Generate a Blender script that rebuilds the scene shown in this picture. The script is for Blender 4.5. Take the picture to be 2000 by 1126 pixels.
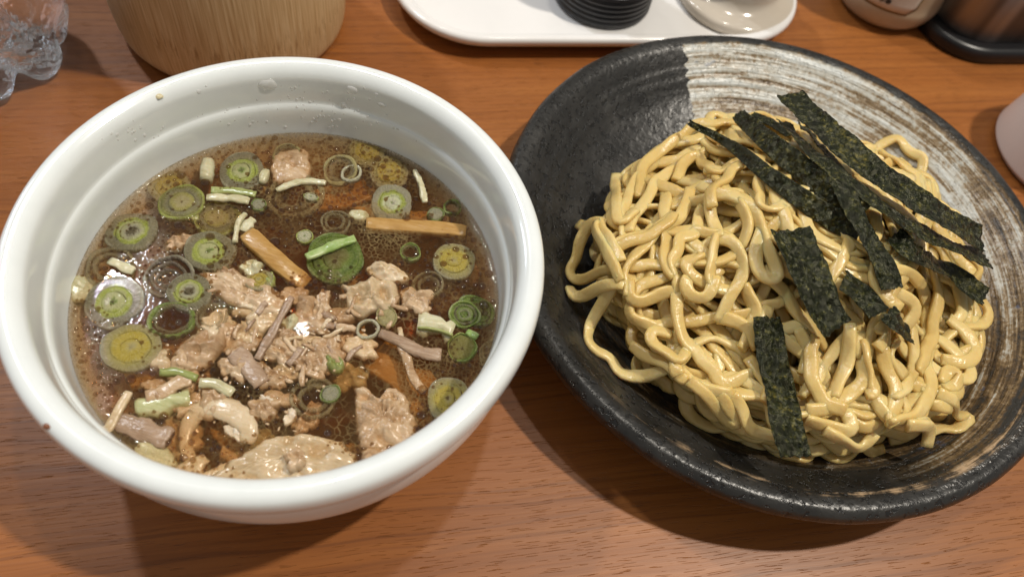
import bpy, bmesh, math, random
import numpy as np
from mathutils import Vector, Matrix, noise

random.seed(7); rng = np.random.default_rng(7)
scene = bpy.context.scene
for o in list(bpy.data.objects): bpy.data.objects.remove(o)

# ------------------------------------------------------------------ camera
CAM_H = 0.311
PITCH, ROLL, FPX = 1.0147853, 0.2391886, 1560.0       # angle below the horizon, roll, focal length in px of a 2000 px wide frame
ROT = Matrix.Rotation(math.pi/2 - PITCH, 4, 'X') @ Matrix.Rotation(ROLL, 4, 'Z')
cam = bpy.data.cameras.new('camera'); camo = bpy.data.objects.new('camera', cam)
scene.collection.objects.link(camo); scene.camera = camo
camo.matrix_world = Matrix.Translation((0, 0, CAM_H)) @ ROT
cam.sensor_width = 36; cam.lens = FPX/2000*36
cam.clip_start = 0.01; cam.clip_end = 50
cam.dof.use_dof = True; cam.dof.focus_distance = 0.315; cam.dof.aperture_fstop = 8.5

# ------------------------------------------------------------------ world, lamps, exposure
world = bpy.data.worlds.new('World'); scene.world = world; world.use_nodes = True
wb = world.node_tree.nodes['Background']; wb.inputs[0].default_value = (1.0, 0.97, 0.92, 1); wb.inputs[1].default_value = 0.29

def lamp(name, d, dist, target, watts, color, size):
    L = bpy.data.lights.new(name, 'AREA'); L.shape = 'DISK'; L.size = size; L.energy = watts; L.color = color
    o = bpy.data.objects.new(name, L); scene.collection.objects.link(o)
    dv = Vector(d).normalized(); o.location = Vector(target) + dv*dist
    o.rotation_euler = dv.to_track_quat('Z', 'Y').to_euler()
    return o
lamp('warm_ceiling_spot', (.45, .10, 1), 2.0, (0, .2, 0), 27, (1.0, .92, .80), .07)
lamp('cool_ceiling_spot', (-.60, .41, 1), 2.0, (0, .2, 0), 11.5, (.93, .96, 1.0), .10)
lamp('overhead_spot', (.09, .26, 1), 2.0, (0, .1, 0), 4.5, (1.0, .93, .82), .07)
lamp('small_ceiling_spot', (-.30, .45, 1), 2.0, (0, .15, 0), 1.2, (1.0, .96, .90), .03)
w_ = lamp('window_light', (-1.0, .35, .45), 1.9, (-.1, .2, 0), 4, (.74, .85, 1.0), .40)

scene.view_settings.view_transform = 'Standard'; scene.view_settings.look = 'None'
scene.view_settings.exposure = 0.0; scene.view_settings.gamma = 1.0
scene.render.engine = 'CYCLES'
cy = scene.cycles
cy.use_denoising = True
cy.max_bounces = 10; cy.transparent_max_bounces = 24; cy.transmission_bounces = 8; cy.volume_bounces = 1
cy.sample_clamp_indirect = 4.0
cy.caustics_reflective = False; cy.caustics_refractive = False

# ------------------------------------------------------------------ helpers
R3 = np.array(ROT.to_3x3())
def W(px, py, z=0.0):
    """point of the scene at height z that the photograph shows at pixel (px, py)"""
    d = R3 @ np.array([(px-1000)/FPX, -(py-563)/FPX, -1.0])
    t = (z - CAM_H)/d[2]
    return np.array([d[0]*t, d[1]*t, z])
def V(a): return Vector((float(a[0]), float(a[1]), float(a[2])))

def tag(o, label=None, cat=None, group=None, kind=None):
    if label: o['label'] = label
    if cat: o['category'] = cat
    if group: o['group'] = group
    if kind: o['kind'] = kind
    return o
def link(o, parent=None):
    scene.collection.objects.link(o)
    if parent: o.parent = parent
    return o
def mesh(name, verts, faces, m, parent=None, smooth=True, loc=None):
    me = bpy.data.meshes.new(name)
    me.from_pydata([tuple(map(float, v)) for v in verts], [], faces); me.update()
    if smooth: me.polygons.foreach_set('use_smooth', [True]*len(me.polygons))
    if m: me.materials.append(m)
    o = bpy.data.objects.new(name, me)
    if loc is not None: o.location = tuple(map(float, loc))
    return link(o, parent)
def empty(name, loc, rz=0):
    o = bpy.data.objects.new(name, None); o.location = tuple(map(float, loc)); o.rotation_euler = (0, 0, rz); o.empty_display_size = .01
    return link(o)
def recalc(o):
    bm = bmesh.new(); bm.from_mesh(o.data); bmesh.ops.recalc_face_normals(bm, faces=bm.faces); bm.to_mesh(o.data); bm.free(); return o

def lathe(name, prof, m, parent=None, n=96, loc=None, wob=None, closed=False):
    vs, fs = [], []
    k = len(prof)
    for i in range(n):
        a = 2*math.pi*i/n
        for j, (r, z) in enumerate(prof):
            if wob: r, z = wob(a, r, z, j)
            vs.append((r*math.cos(a), r*math.sin(a), z))
    for i in range(n):
        i2 = (i+1) % n
        for j in range(k if closed else k-1):
            j2 = (j+1) % k
            fs.append((i*k+j, i2*k+j, i2*k+j2, i*k+j2))
    if not closed:
        for j, rev in ((0, True), (k-1, False)):
            if prof[j][0] > 1e-6:
                f = [i*k+j for i in range(n)]; fs.append(f[::-1] if rev else f)
    o = mesh(name, vs, fs, m, parent, loc=loc)
    bm = bmesh.new(); bm.from_mesh(o.data); bmesh.ops.remove_doubles(bm, verts=bm.verts, dist=1e-6)
    bmesh.ops.recalc_face_normals(bm, faces=bm.faces); bm.to_mesh(o.data); bm.free()
    return o

def smooth_prof(pts, per=5):
    P = [pts[0]] + list(pts) + [pts[-1]]; out = []
    for i in range(1, len(P)-2):
        for s in range(per):
            t = s/per
            out.append(tuple(0.5*(2*P[i][c] + (P[i+1][c]-P[i-1][c])*t + (2*P[i-1][c]-5*P[i][c]+4*P[i+1][c]-P[i+2][c])*t*t + (3*P[i][c]-P[i-1][c]-3*P[i+1][c]+P[i+2][c])*t**3) for c in range(2)))
    out.append(tuple(pts[-1])); return [(max(r, 0), z) for r, z in out]

def resample(P, step):
    """Catmull-Rom through the points, resampled at even steps"""
    P = np.asarray(P, float)
    if len(P) == 2: dense = P[0] + (P[1]-P[0])*np.linspace(0, 1, 60)[:, None]
    else:
        Q = np.vstack([2*P[0]-P[1], P, 2*P[-1]-P[-2]]); dense = []
        for i in range(1, len(Q)-2):
            t = np.linspace(0, 1, 24, endpoint=False)[:, None]
            dense.append(.5*(2*Q[i] + (Q[i+1]-Q[i-1])*t + (2*Q[i-1]-5*Q[i]+4*Q[i+1]-Q[i+2])*t*t + (3*Q[i]-Q[i-1]-3*Q[i+1]+Q[i+2])*t**3))
        dense.append(Q[-2][None]); dense = np.vstack(dense)
    d = np.r_[0, np.cumsum(np.linalg.norm(np.diff(dense, axis=0), axis=1))]
    n = max(3, int(d[-1]/step)+1); s = np.linspace(0, d[-1], n)
    return np.stack([np.interp(s, d, dense[:, c]) for c in range(dense.shape[1])], 1)

def sweep(name, P, w, th, m, parent=None, sides=10, twist=None, up=(0, 0, 1), taper=.35, power=.6, normals=None, rough=0, seed=0):
    """flattened strand along P (n x 3): half width w, half thickness th, rounded ends"""
    P = np.asarray(P, float); n = len(P)
    w = np.broadcast_to(np.asarray(w, float), (n,)); th = np.broadcast_to(np.asarray(th, float), (n,))
    T = np.gradient(P, axis=0); T /= np.linalg.norm(T, axis=1)[:, None] + 1e-12
    U = np.broadcast_to(np.array(up, float), (n, 3)) if normals is None else np.asarray(normals, float)
    S = np.cross(U, T); S /= np.linalg.norm(S, axis=1)[:, None] + 1e-9
    for i in range(1, n):
        if S[i] @ S[i-1] < 0: S[i] = -S[i]
    N = np.cross(T, S)
    if twist is not None:
        c, s = np.cos(twist)[:, None], np.sin(twist)[:, None]; S, N = S*c + N*s, N*c - S*s
    a = np.linspace(0, 2*np.pi, sides, endpoint=False)
    ca, sa = np.cos(a), np.sin(a)
    ex = np.sign(ca)*np.abs(ca)**power; ez = np.sign(sa)*np.abs(sa)**power
    vs = []
    k = np.arange(n); e = np.minimum(k, n-1-k)
    f = np.where(e == 0, taper, np.where(e == 1, .5+taper*.5, 1.0))
    r0 = np.random.default_rng(seed)
    for i in range(n):
        jit = 1 + (r0.normal(0, rough, sides) if rough else 0)
        ring = P[i] + (ex*w[i]*f[i]*jit)[:, None]*S[i] + (ez*th[i]*f[i]*jit)[:, None]*N[i]
        vs.extend(ring)
    fs = []
    for i in range(n-1):
        for j in range(sides):
            j2 = (j+1) % sides
            fs.append((i*sides+j, i*sides+j2, (i+1)*sides+j2, (i+1)*sides+j))
    fs.append(tuple(range(sides))[::-1]); fs.append(tuple((n-1)*sides+j for j in range(sides)))
    return mesh(name, vs, fs, m, parent)

def fbm(x, y, z=0, o=4): return noise.fractal(Vector((x, y, z)), 1.0, 2.0, o)

# ------------------------------------------------------------------ material kit
class M:
    def __init__(s, name):
        s.m = bpy.data.materials.new(name); s.m.use_nodes = True; s.t = s.m.node_tree
        s.b = s.t.nodes['Principled BSDF']; s.out = s.t.nodes['Material Output']
    def n(s, typ, props=None, **inp):
        nd = s.t.nodes.new(typ)
        for k, v in (props or {}).items(): setattr(nd, k, v)
        for k, v in inp.items():
            k = int(k[1:]) if k[0] == '_' and k[1:].isdigit() else k.replace('_', ' ')
            s.set(nd.inputs[k], v)
        return nd
    def set(s, sock, v):
        if isinstance(v, bpy.types.NodeSocket): s.t.links.new(v, sock)
        elif isinstance(v, bpy.types.Node): s.t.links.new(v.outputs[0], sock)
        else:
            if sock.type == 'RGBA' and len(v) == 3: v = (*v, 1)
            sock.default_value = v
    def p(s, **inp):
        for k, v in inp.items(): s.set(s.b.inputs[k.replace('_', ' ')], v)
        return s
    def co(s, scale=(1, 1, 1), rot=(0, 0, 0), obj=True):
        tc = s.n('ShaderNodeTexCoord'); mp = s.n('ShaderNodeMapping')
        s.t.links.new(tc.outputs['Object' if obj else 'Generated'], mp.inputs[0])
        mp.inputs['Scale'].default_value = scale; mp.inputs['Rotation'].default_value = rot
        return mp.outputs[0]
    def math(s, op, a, b=0.0, c=0.0, clamp=False):
        nd = s.n('ShaderNodeMath', {'operation': op, 'use_clamp': clamp}); s.set(nd.inputs[0], a); s.set(nd.inputs[1], b); s.set(nd.inputs[2], c); return nd.outputs[0]
    def noise(s, vec, scale=1, detail=4, rough=.55, dist=0):
        return s.n('ShaderNodeTexNoise', Vector=vec, Scale=scale, Detail=detail, Roughness=rough, Distortion=dist).outputs['Fac']
    def ramp(s, fac, stops, interp='LINEAR'):
        nd = s.n('ShaderNodeValToRGB', Fac=fac); cr = nd.color_ramp; cr.interpolation = interp
        while len(cr.elements) < len(stops): cr.elements.new(.5)
        for e, (p, c) in zip(cr.elements, stops):
            e.position = p; e.color = (*c, 1) if len(c) == 3 else c
        return nd.outputs[0]
    def step(s, fac, a, b): return s.n('ShaderNodeMapRange', {'interpolation_type': 'SMOOTHSTEP'}, Value=fac, From_Min=a, From_Max=b).outputs[0]
    def mix(s, f, a, b, mode='MIX'):
        nd = s.n('ShaderNodeMix', {'data_type': 'RGBA', 'blend_type': mode})
        s.set(nd.inputs[0], f); s.set(nd.inputs[6], a); s.set(nd.inputs[7], b); return nd.outputs[2]
    def bump(s, h, strength=.3, dist=.001, normal=None):
        nd = s.n('ShaderNodeBump', Strength=strength, Distance=dist, Height=h)
        if normal is not None: s.set(nd.inputs['Normal'], normal)
        return nd.outputs[0]

GR = math.radians(20)                                   # the table's grain runs 20 degrees off the x axis

# ------------------------------------------------------------------ materials of table and crockery
def m_table():
    k = M('wood_laminate')
    g = k.co((1, 1, 1), (0, 0, -GR))
    warp = k.noise(k.n('ShaderNodeMapping', Vector=g, Scale=(5, 16, 1)).outputs[0], 1, 3)
    gw = k.n('ShaderNodeVectorMath', {'operation': 'ADD'}, _0=g, _1=k.n('ShaderNodeCombineXYZ', Y=k.math('MULTIPLY', warp, .012)).outputs[0]).outputs[0]
    def st(sx, sy, d=4, r=.6): return k.noise(k.n('ShaderNodeMapping', Vector=gw, Scale=(sx, sy, 1)).outputs[0], 1, d, r)
    fine = st(9, 420, 5, .65); band = st(3, 70, 4); broad = st(2, 14, 3)
    col = k.ramp(band, [(.30, (.265, .090, .0205)), (.5, (.305, .107, .0245)), (.70, (.345, .128, .031))])
    col = k.mix(k.step(fine, .42, .66), col, k.mix(1.0, col, (.80, .76, .73), 'MULTIPLY'))
    col = k.mix(k.math('MULTIPLY', k.step(broad, .35, .75), .45), col, (.33, .112, .026))
    sy_ = k.n('ShaderNodeSeparateXYZ', Vector=gw).outputs[1]
    ph = k.math('ADD', k.math('MULTIPLY', sy_, 900), k.math('MULTIPLY', st(3.0, 34, 3, .55), 26))
    line = k.math('MULTIPLY', k.step(k.math('SINE', ph), .70, .98), k.step(st(1.6, 30, 2), .36, .60))
    col = k.mix(k.math('MULTIPLY', line, .42), col, (.135, .044, .013))
    pore = k.step(st(80, 2300, 1, .5), .645, .70)
    hgt = k.math('ADD', k.math('MULTIPLY', pore, -1.0), k.math('MULTIPLY', fine, .25))
    k.p(Base_Color=col, Roughness=k.math('ADD', .34, k.math('MULTIPLY', fine, .10)), Normal=k.bump(hgt, .7, .0004), Specular_IOR_Level=.36)
    return k.m
def m_porcelain():
    k = M('white_porcelain')
    n = k.noise(k.co(), 90, 3)
    col = k.mix(k.step(n, .3, .8), (.785, .82, .815), (.745, .78, .775))
    k.p(Base_Color=col, Roughness=.16, Normal=k.bump(n, .05, .0008), Coat_Weight=.5, Coat_Roughness=.05)
    return k.m
def m_plate():
    k = M('black_glaze_with_brushed_white')
    tc = k.n('ShaderNodeTexCoord').outputs['Object']
    sp = k.n('ShaderNodeSeparateXYZ', Vector=tc); x, y, z = sp.outputs
    r = k.math('SQRT', k.math('ADD', k.math('MULTIPLY', x, x), k.math('MULTIPLY', y, y)))
    th = k.math('ARCTAN2', y, x)
    A0 = math.radians(119.5)
    edge = k.noise(k.n('ShaderNodeCombineXYZ', X=k.math('MULTIPLY', r, 260)).outputs[0], 1, 3)
    phi = k.math('FLOORED_MODULO', k.math('SUBTRACT', A0, th), 2*math.pi)
    phj = k.math('ADD', phi, k.math('MULTIPLY', k.math('SUBTRACT', edge, .5), .10))
    cut = k.math('MULTIPLY', k.math('GREATER_THAN', phj, .02), k.math('LESS_THAN', phj, 4.6))
    # black body: mottled, with pits
    mott = k.noise(tc, 60, 5, .6); speck = k.noise(tc, 650, 2, .5); speck2 = k.noise(tc, 260, 3, .6)
    black = k.ramp(mott, [(.3, (.009, .0088, .008)), (.55, (.021, .020, .018)), (.8, (.042, .040, .036))])
    pit = k.step(k.noise(tc, 380, 3, .55), .56, .62)
    black = k.mix(k.math('MULTIPLY', pit, .85), black, (.006, .006, .006))
    # brushed slip: rings of radius, broken along the angle
    ring = k.noise(k.n('ShaderNodeCombineXYZ', X=k.math('MULTIPLY', r, 230), Y=k.math('MULTIPLY', phi, .9)).outputs[0], 1, 4, .62)
    ring2 = k.noise(k.n('ShaderNodeCombineXYZ', X=k.math('MULTIPLY', r, 700), Y=k.math('MULTIPLY', phi, 2.5), Z=3.0).outputs[0], 1, 3, .6)
    patch = k.noise(tc, 75, 4, .65); grain = k.noise(tc, 520, 3, .6)
    fade = k.n('ShaderNodeMapRange', Value=phi, From_Min=.1, From_Max=4.3, To_Min=.13, To_Max=-.17).outputs[0]
    w = k.math('ADD', k.math('ADD', k.math('MULTIPLY', ring, 1.0), k.math('MULTIPLY', k.math('SUBTRACT', ring2, .5), .55)), fade)
    w = k.math('ADD', w, k.math('MULTIPLY', k.math('SUBTRACT', patch, .5), .38))
    w = k.math('ADD', w, k.math('MULTIPLY', k.math('SUBTRACT', grain, .5), .30))
    slip = k.ramp(w, [(.30, (.030, .028, .024)), (.42, (.085, .052, .022)), (.52, (.23, .155, .075)), (.60, (.44, .42, .36)), (.76, (.58, .60, .58))])
    blue = k.math('MULTIPLY', k.step(k.noise(tc, 130, 3), .66, .72), k.step(k.math('ABSOLUTE', k.math('SUBTRACT', r, .104)), .014, .004))
    slip = k.mix(k.math('MULTIPLY', blue, .7), slip, (.05, .075, .14))
    rim = k.step(k.math('ADD', r, k.math('MULTIPLY', k.math('SUBTRACT', patch, .5), .007)), .1205, .1185)
    low = k.step(phi, 2.8, 3.3); rim = k.math('MULTIPLY', rim, k.math('SUBTRACT', 1.0, k.math('MULTIPLY', low, k.step(r, .098, .108))))
    under = k.math('GREATER_THAN', k.math('SUBTRACT', z, k.math('MULTIPLY', r, .13)), -.004)
    mask = k.math('MULTIPLY', k.math('MULTIPLY', cut, rim), under)
    # thin rusty brush line on the near rim
    rust = k.math('MULTIPLY', k.step(k.math('ABSOLUTE', k.math('SUBTRACT', r, k.math('ADD', .1165, k.math('MULTIPLY', edge, .001)))), .0022, .0003), k.math('MULTIPLY', k.step(phi, 1.9, 2.6), k.step(phi, 4.5, 3.6)))
    rust = k.math('MULTIPLY', rust, k.step(k.math('ADD', ring2, k.math('MULTIPLY', patch, 1.1)), 1.02, 1.25))
    col = k.mix(mask, black, slip); col = k.mix(rust, col, (.42, .29, .17))
    h = k.math('ADD', k.math('MULTIPLY', speck2, .6), k.math('MULTIPLY', pit, -.5))
    h = k.math('ADD', h, k.math('MULTIPLY', k.math('MULTIPLY', ring, mask), 3.2))
    k.p(Base_Color=col, Roughness=k.math('ADD', .24, k.math('MULTIPLY', mott, .16)), Normal=k.bump(h, .75, .0009), Specular_IOR_Level=.55)
    return k.m
def m_bamboo():
    k = M('bamboo_skin')
    g = k.co((1, 1, 1))
    sp = k.n('ShaderNodeSeparateXYZ', Vector=g); x, y, z = sp.outputs
    th = k.math('ARCTAN2', y, x)
    v = k.n('ShaderNodeCombineXYZ', X=k.math('MULTIPLY', th, 34), Y=k.math('MULTIPLY', z, 40)).outputs[0]
    f = k.noise(v, 1.6, 3, .6); f2 = k.noise(k.n('ShaderNodeMapping', Vector=v, Scale=(1.5, .5, 1)).outputs[0], 1, 3, .7)
    col = k.ramp(f2, [(.32, (.44, .28, .125)), (.5, (.58, .41, .215)), (.68, (.70, .54, .32))])
    zone = k.step(k.math('ADD', k.math('ABSOLUTE', k.math('SUBTRACT', k.math('ADD', z, k.math('MULTIPLY', k.math('SINE', k.math('ADD', th, 1.0)), .004)), .024)), k.math('MULTIPLY', f, .02)), .026, .008)
    fl = k.math('MULTIPLY', zone, k.step(k.math('ADD', k.math('MULTIPLY', f, .6), k.math('MULTIPLY', f2, .5)), .575, .63))
    col = k.mix(k.math('MULTIPLY', fl, .85), col, (.27, .145, .045))
    k.p(Base_Color=col, Roughness=.42, Normal=k.bump(f2, .25, .0006))
    return k.m
def m_plain(name, col, rough=.4, var=.12, scale=60, bump=.1, bdist=.0004, **kw):
    k = M(name); n = k.noise(k.co(), scale, 4)
    c2 = tuple(c*(1-var*2) for c in col)
    k.p(Base_Color=k.mix(k.step(n, .3, .7), col, c2), Roughness=rough, Normal=k.bump(n, bump, bdist), **kw)
    return k.m
MT = {}
MT['table'] = m_table(); MT['porcelain'] = m_porcelain(); MT['plate'] = m_plate(); MT['bamboo'] = m_bamboo()
MT['tray'] = m_plain('white_melamine', (.80, .79, .78), .18, .02, 30, .02)
MT['black_plastic'] = m_plain('black_plastic', (.012, .012, .014), .32, .1, 200, .05)
MT['beige_ceramic'] = m_plain('beige_ceramic', (.50, .40, .28), .30, .08, 40, .05)
MT['label_white'] = m_plain('label_paper', (.66, .60, .53), .5, .03, 80)
MT['label_gold'] = m_plain('label_gold_border', (.16, .10, .025), .4, .05, 80)
MT['ink'] = m_plain('label_ink', (.03, .025, .02), .6, 0)
MT['pink'] = m_plain('pale_pink_plastic', (.72, .63, .58), .35, .03, 30, .03)
def m_steel():
    k = M('brushed_steel'); g = k.co((260, 260, 6)); n = k.noise(g, 1, 3, .6); b = k.noise(k.co((45, 45, 1)), 1, 2)
    k.p(Base_Color=k.mix(k.step(b, .35, .65), (.13, .12, .115), (.50, .48, .47)), Metallic=1.0, Roughness=k.math('ADD', .36, k.math('MULTIPLY', n, .2)), Normal=k.bump(n, .2, .0003))  # wide vertical streaks paint reflections into the steel's base colour
    return k.m
MT['steel'] = m_steel()
MT['sauce'] = m_plain('brown_sauce', (.16, .045, .02), .15, .1)
MT['speck'] = m_plain('sauce_speck', (.22, .08, .035), .4, .1)
MT['jarbody'] = m_plain('clouded_glass', (.56, .50, .42), .12, .05, 30, .02)
MT['pepper'] = m_plain('ground_spice', (.46, .33, .17), .6, .2, 500, .4)

# ================================================================== TABLE
def build_table():
    bm = bmesh.new(); bmesh.ops.create_cube(bm, size=1)
    bmesh.ops.scale(bm, vec=(1.9, 1.2, .03), verts=bm.verts)
    bmesh.ops.bevel(bm, geom=[e for e in bm.edges], offset=.003, segments=3, affect='EDGES')
    me = bpy.data.meshes.new('table'); bm.to_mesh(me); bm.free(); me.materials.append(MT['table'])
    o = bpy.data.objects.new('table', me); o.location = (.05, .40, -.015); o.rotation_euler = (0, 0, GR); link(o)
    # the material turns by the grain angle in object space, and the slab is already turned
    for nd in MT['table'].node_tree.nodes:
        if nd.type == 'MAPPING' and abs(nd.inputs['Rotation'].default_value[2] + GR) < 1e-6: nd.inputs['Rotation'].default_value = (0, 0, 0)
    tag(o, 'brown wood grain tabletop that everything stands on', 'table')
build_table()

# ================================================================== SOUP BOWL
BX, BY = -0.0789, 0.1399
RIM_Z, SOUP_Z, SOUP_R = 0.080, 0.048, 0.0770
bowl_prof = smooth_prof([(.0001, .006), (.034, .006), (.036, .001), (.040, .001), (.043, .007), (.062, .0155), (.0775, .028), (.0852, .044), (.0868, .056), (.0862, .0655)], 5) + \
    smooth_prof([(.0863, .0668), (.0880, .0676), (.0893, .0705), (.0900, .0745), (.0893, .0785), (.0868, .0803), (.0835, .0798), (.0808, .0768), (.0800, .0720), (.0795, .0650)], 5) + \
    smooth_prof([(.0793, .0635), (.0782, .0620), (.0776, .0590), (.0770, .050), (.0745, .040), (.064, .026), (.048, .015), (.02, .0115), (.0001, .0112)], 5)
bowl = lathe('soup_bowl', bowl_prof, MT['porcelain'], n=160, loc=(BX, BY, 0),
             wob=lambda a, r, z, j: (r*(1+.0012*math.sin(2*a+.6)+.0006*math.sin(5*a)), z))
tag(bowl, 'large white porcelain bowl filled with brown soup and toppings', 'bowl')

def m_broth():
    k = M('brown_broth')
    tc = k.co()
    warp = k.n('ShaderNodeVectorMath', {'operation': 'ADD'}, _0=tc, _1=k.n('ShaderNodeVectorMath', {'operation': 'SCALE'}, _0=k.n('ShaderNodeTexNoise', Vector=tc, Scale=160, Detail=2).outputs['Color'], Scale=.0022).outputs[0]).outputs[0]
    def cells(scale, lo, hi, t):
        v = k.n('ShaderNodeTexVoronoi', {'feature': 'DISTANCE_TO_EDGE'}, Vector=warp, Scale=scale, Randomness=1.0).outputs['Distance']
        return k.math('MULTIPLY', k.step(v, hi, lo), t), v
    area = k.noise(tc, 34, 3); area2 = k.noise(tc, 60, 3)
    sp = k.n('ShaderNodeSeparateXYZ', Vector=tc); x, y, z = sp.outputs
    rr = k.math('SQRT', k.math('ADD', k.math('MULTIPLY', x, x), k.math('MULTIPLY', y, y)))
    ringz = k.step(rr, .058, .076)
    top = k.step(y, -.045, .005)
    am = k.math('MAXIMUM', k.math('MULTIPLY', k.step(area, .40, .62), k.math('ADD', .30, k.math('MULTIPLY', top, .55))), k.math('MULTIPLY', ringz, .55))
    l1, v1 = cells(600, .01, .13, am); l2, v2 = cells(350, .005, .075, k.step(area2, .44, .58))
    foam = k.math('MULTIPLY', k.math('MAXIMUM', l1, k.math('MULTIPLY', l2, .55)), .44)
    scum = k.math('MULTIPLY', k.step(k.noise(tc, 42, 5, .65), .52, .75), .07)
    cover = k.math('MAXIMUM', foam, scum)
    hgt = k.math('ADD', k.math('MULTIPLY', k.math('MAXIMUM', l1, l2), 1.0), k.math('MULTIPLY', k.noise(tc, 200, 2), .15))
    nrm = k.bump(hgt, .12, .0002)
    tr = k.n('ShaderNodeBsdfTransparent', Color=(1, .97, .93)); df = k.n('ShaderNodeBsdfDiffuse', Color=(.42, .31, .135)); gl = k.n('ShaderNodeBsdfGlossy', Roughness=.02, Normal=nrm)
    mx = k.n('ShaderNodeMixShader', Fac=cover); k.t.links.new(tr.outputs[0], mx.inputs[1]); k.t.links.new(df.outputs[0], mx.inputs[2])
    fr = k.n('ShaderNodeFresnel', IOR=1.36, Normal=nrm)
    geo = k.n('ShaderNodeNewGeometry')
    ff = k.math('MULTIPLY', fr.outputs[0], k.math('SUBTRACT', 1.0, geo.outputs['Backfacing']))
    m2 = k.n('ShaderNodeMixShader', Fac=ff); k.t.links.new(mx.outputs[0], m2.inputs[1]); k.t.links.new(gl.outputs[0], m2.inputs[2])
    k.t.links.new(m2.outputs[0], k.out.inputs['Surface'])
    va = k.n('ShaderNodeVolumeAbsorption', Color=(.80, .56, .23), Density=134.0); vs_ = k.n('ShaderNodeVolumeScatter', Color=(.95, .62, .22), Density=17.0)
    ad = k.n('ShaderNodeAddShader'); k.t.links.new(va.outputs[0], ad.inputs[0]); k.t.links.new(vs_.outputs[0], ad.inputs[1])
    k.t.links.new(ad.outputs[0], k.out.inputs['Volume'])
    return k.m
broth_prof = [(.0001, .0116), (.02, .0119), (.0478, .0154), (.0637, .0265), (.0741, .0404), (.0766, .0480), (.0768, .0488), (.0762, .0482), (.0745, .0480)] + [(r, .0480) for r in (.065, .05, .03, .015, .0001)]
broth = lathe('broth', broth_prof, m_broth(), n=128, loc=(BX, BY, 0))
tag(broth, 'glossy dark brown soy broth with oily foam in the white bowl', 'soup')

# ---------------------------------------------------------------- soup ingredients
def m_food(name, c1, c2, c3, rough=.28, sss=.15, scale=110, bump=.5, bd=.0008, stretch=(1, 1, 1), spec=.5, fibre=.0):
    k = M(name); g = k.co(stretch)
    fd = k.noise(k.n('ShaderNodeMapping', Vector=g, Rotation=(0, 0, .7), Scale=(150, 900, 300)).outputs[0], 1, 3, .6)
    n = k.math('ADD', k.math('MULTIPLY', k.noise(g, scale, 5, .62), 1-fibre), k.math('MULTIPLY', fd, fibre)); n2 = k.noise(g, scale*3.3, 3, .6)
    oi = k.n('ShaderNodeObjectInfo').outputs['Random']
    f = k.math('ADD', n, k.math('MULTIPLY', k.math('SUBTRACT', oi, .5), .14))
    col = k.ramp(f, [(.30, c1), (.5, c2), (.70, c3)])
    h = k.math('ADD', n, k.math('MULTIPLY', n2, .45))
    k.p(Base_Color=col, Roughness=rough, Normal=k.bump(h, bump, bd), Subsurface_Weight=sss, Subsurface_Radius=(.9, .5, .3), Subsurface_Scale=.002, Specular_IOR_Level=spec)
    return k.m
MT['meat'] = m_food('simmered_pork', (.29, .17, .082), (.46, .31, .178), (.60, .455, .30), scale=95, bump=.55, bd=.0010, fibre=.38, rough=.2)
MT['meat_pale'] = m_food('fatty_pork', (.38, .26, .13), (.57, .44, .28), (.68, .57, .42), sss=.35, scale=60, bump=.45, bd=.001, fibre=.3, rough=.18)
MT['meat_dark'] = m_food('lean_pork', (.19, .115, .065), (.34, .23, .15), (.47, .35, .25), scale=60, bump=.7, bd=.001, fibre=.5, rough=.2)
MT['menma'] = m_food('bamboo_shoot', (.28, .145, .038), (.40, .225, .065), (.50, .31, .115), rough=.2, scale=60, bump=.35, fibre=.5)
MT['white_leek'] = m_food('white_leek', (.38, .34, .18), (.52, .48, .30), (.64, .61, .44), rough=.18, sss=.4, scale=150, bump=.4, fibre=.5)
MT['green_leek'] = m_food('green_leek', (.15, .17, .045), (.26, .29, .09), (.38, .40, .17), rough=.18, sss=.3, scale=130, bump=.35, fibre=.5)
MT['bright_green'] = m_food('bright_green_leek', (.15, .25, .05), (.27, .38, .11), (.46, .53, .27), rough=.2, sss=.2)
MT['pale_green'] = m_food('pale_green_leek', (.34, .345, .15), (.47, .465, .25), (.60, .58, .38), rough=.18, sss=.3, scale=130, bump=.3, fibre=.5)
MT['fat'] = m_food('white_fat', (.55, .47, .36), (.66, .58, .47), (.74, .68, .57), rough=.25, sss=.3)
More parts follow.
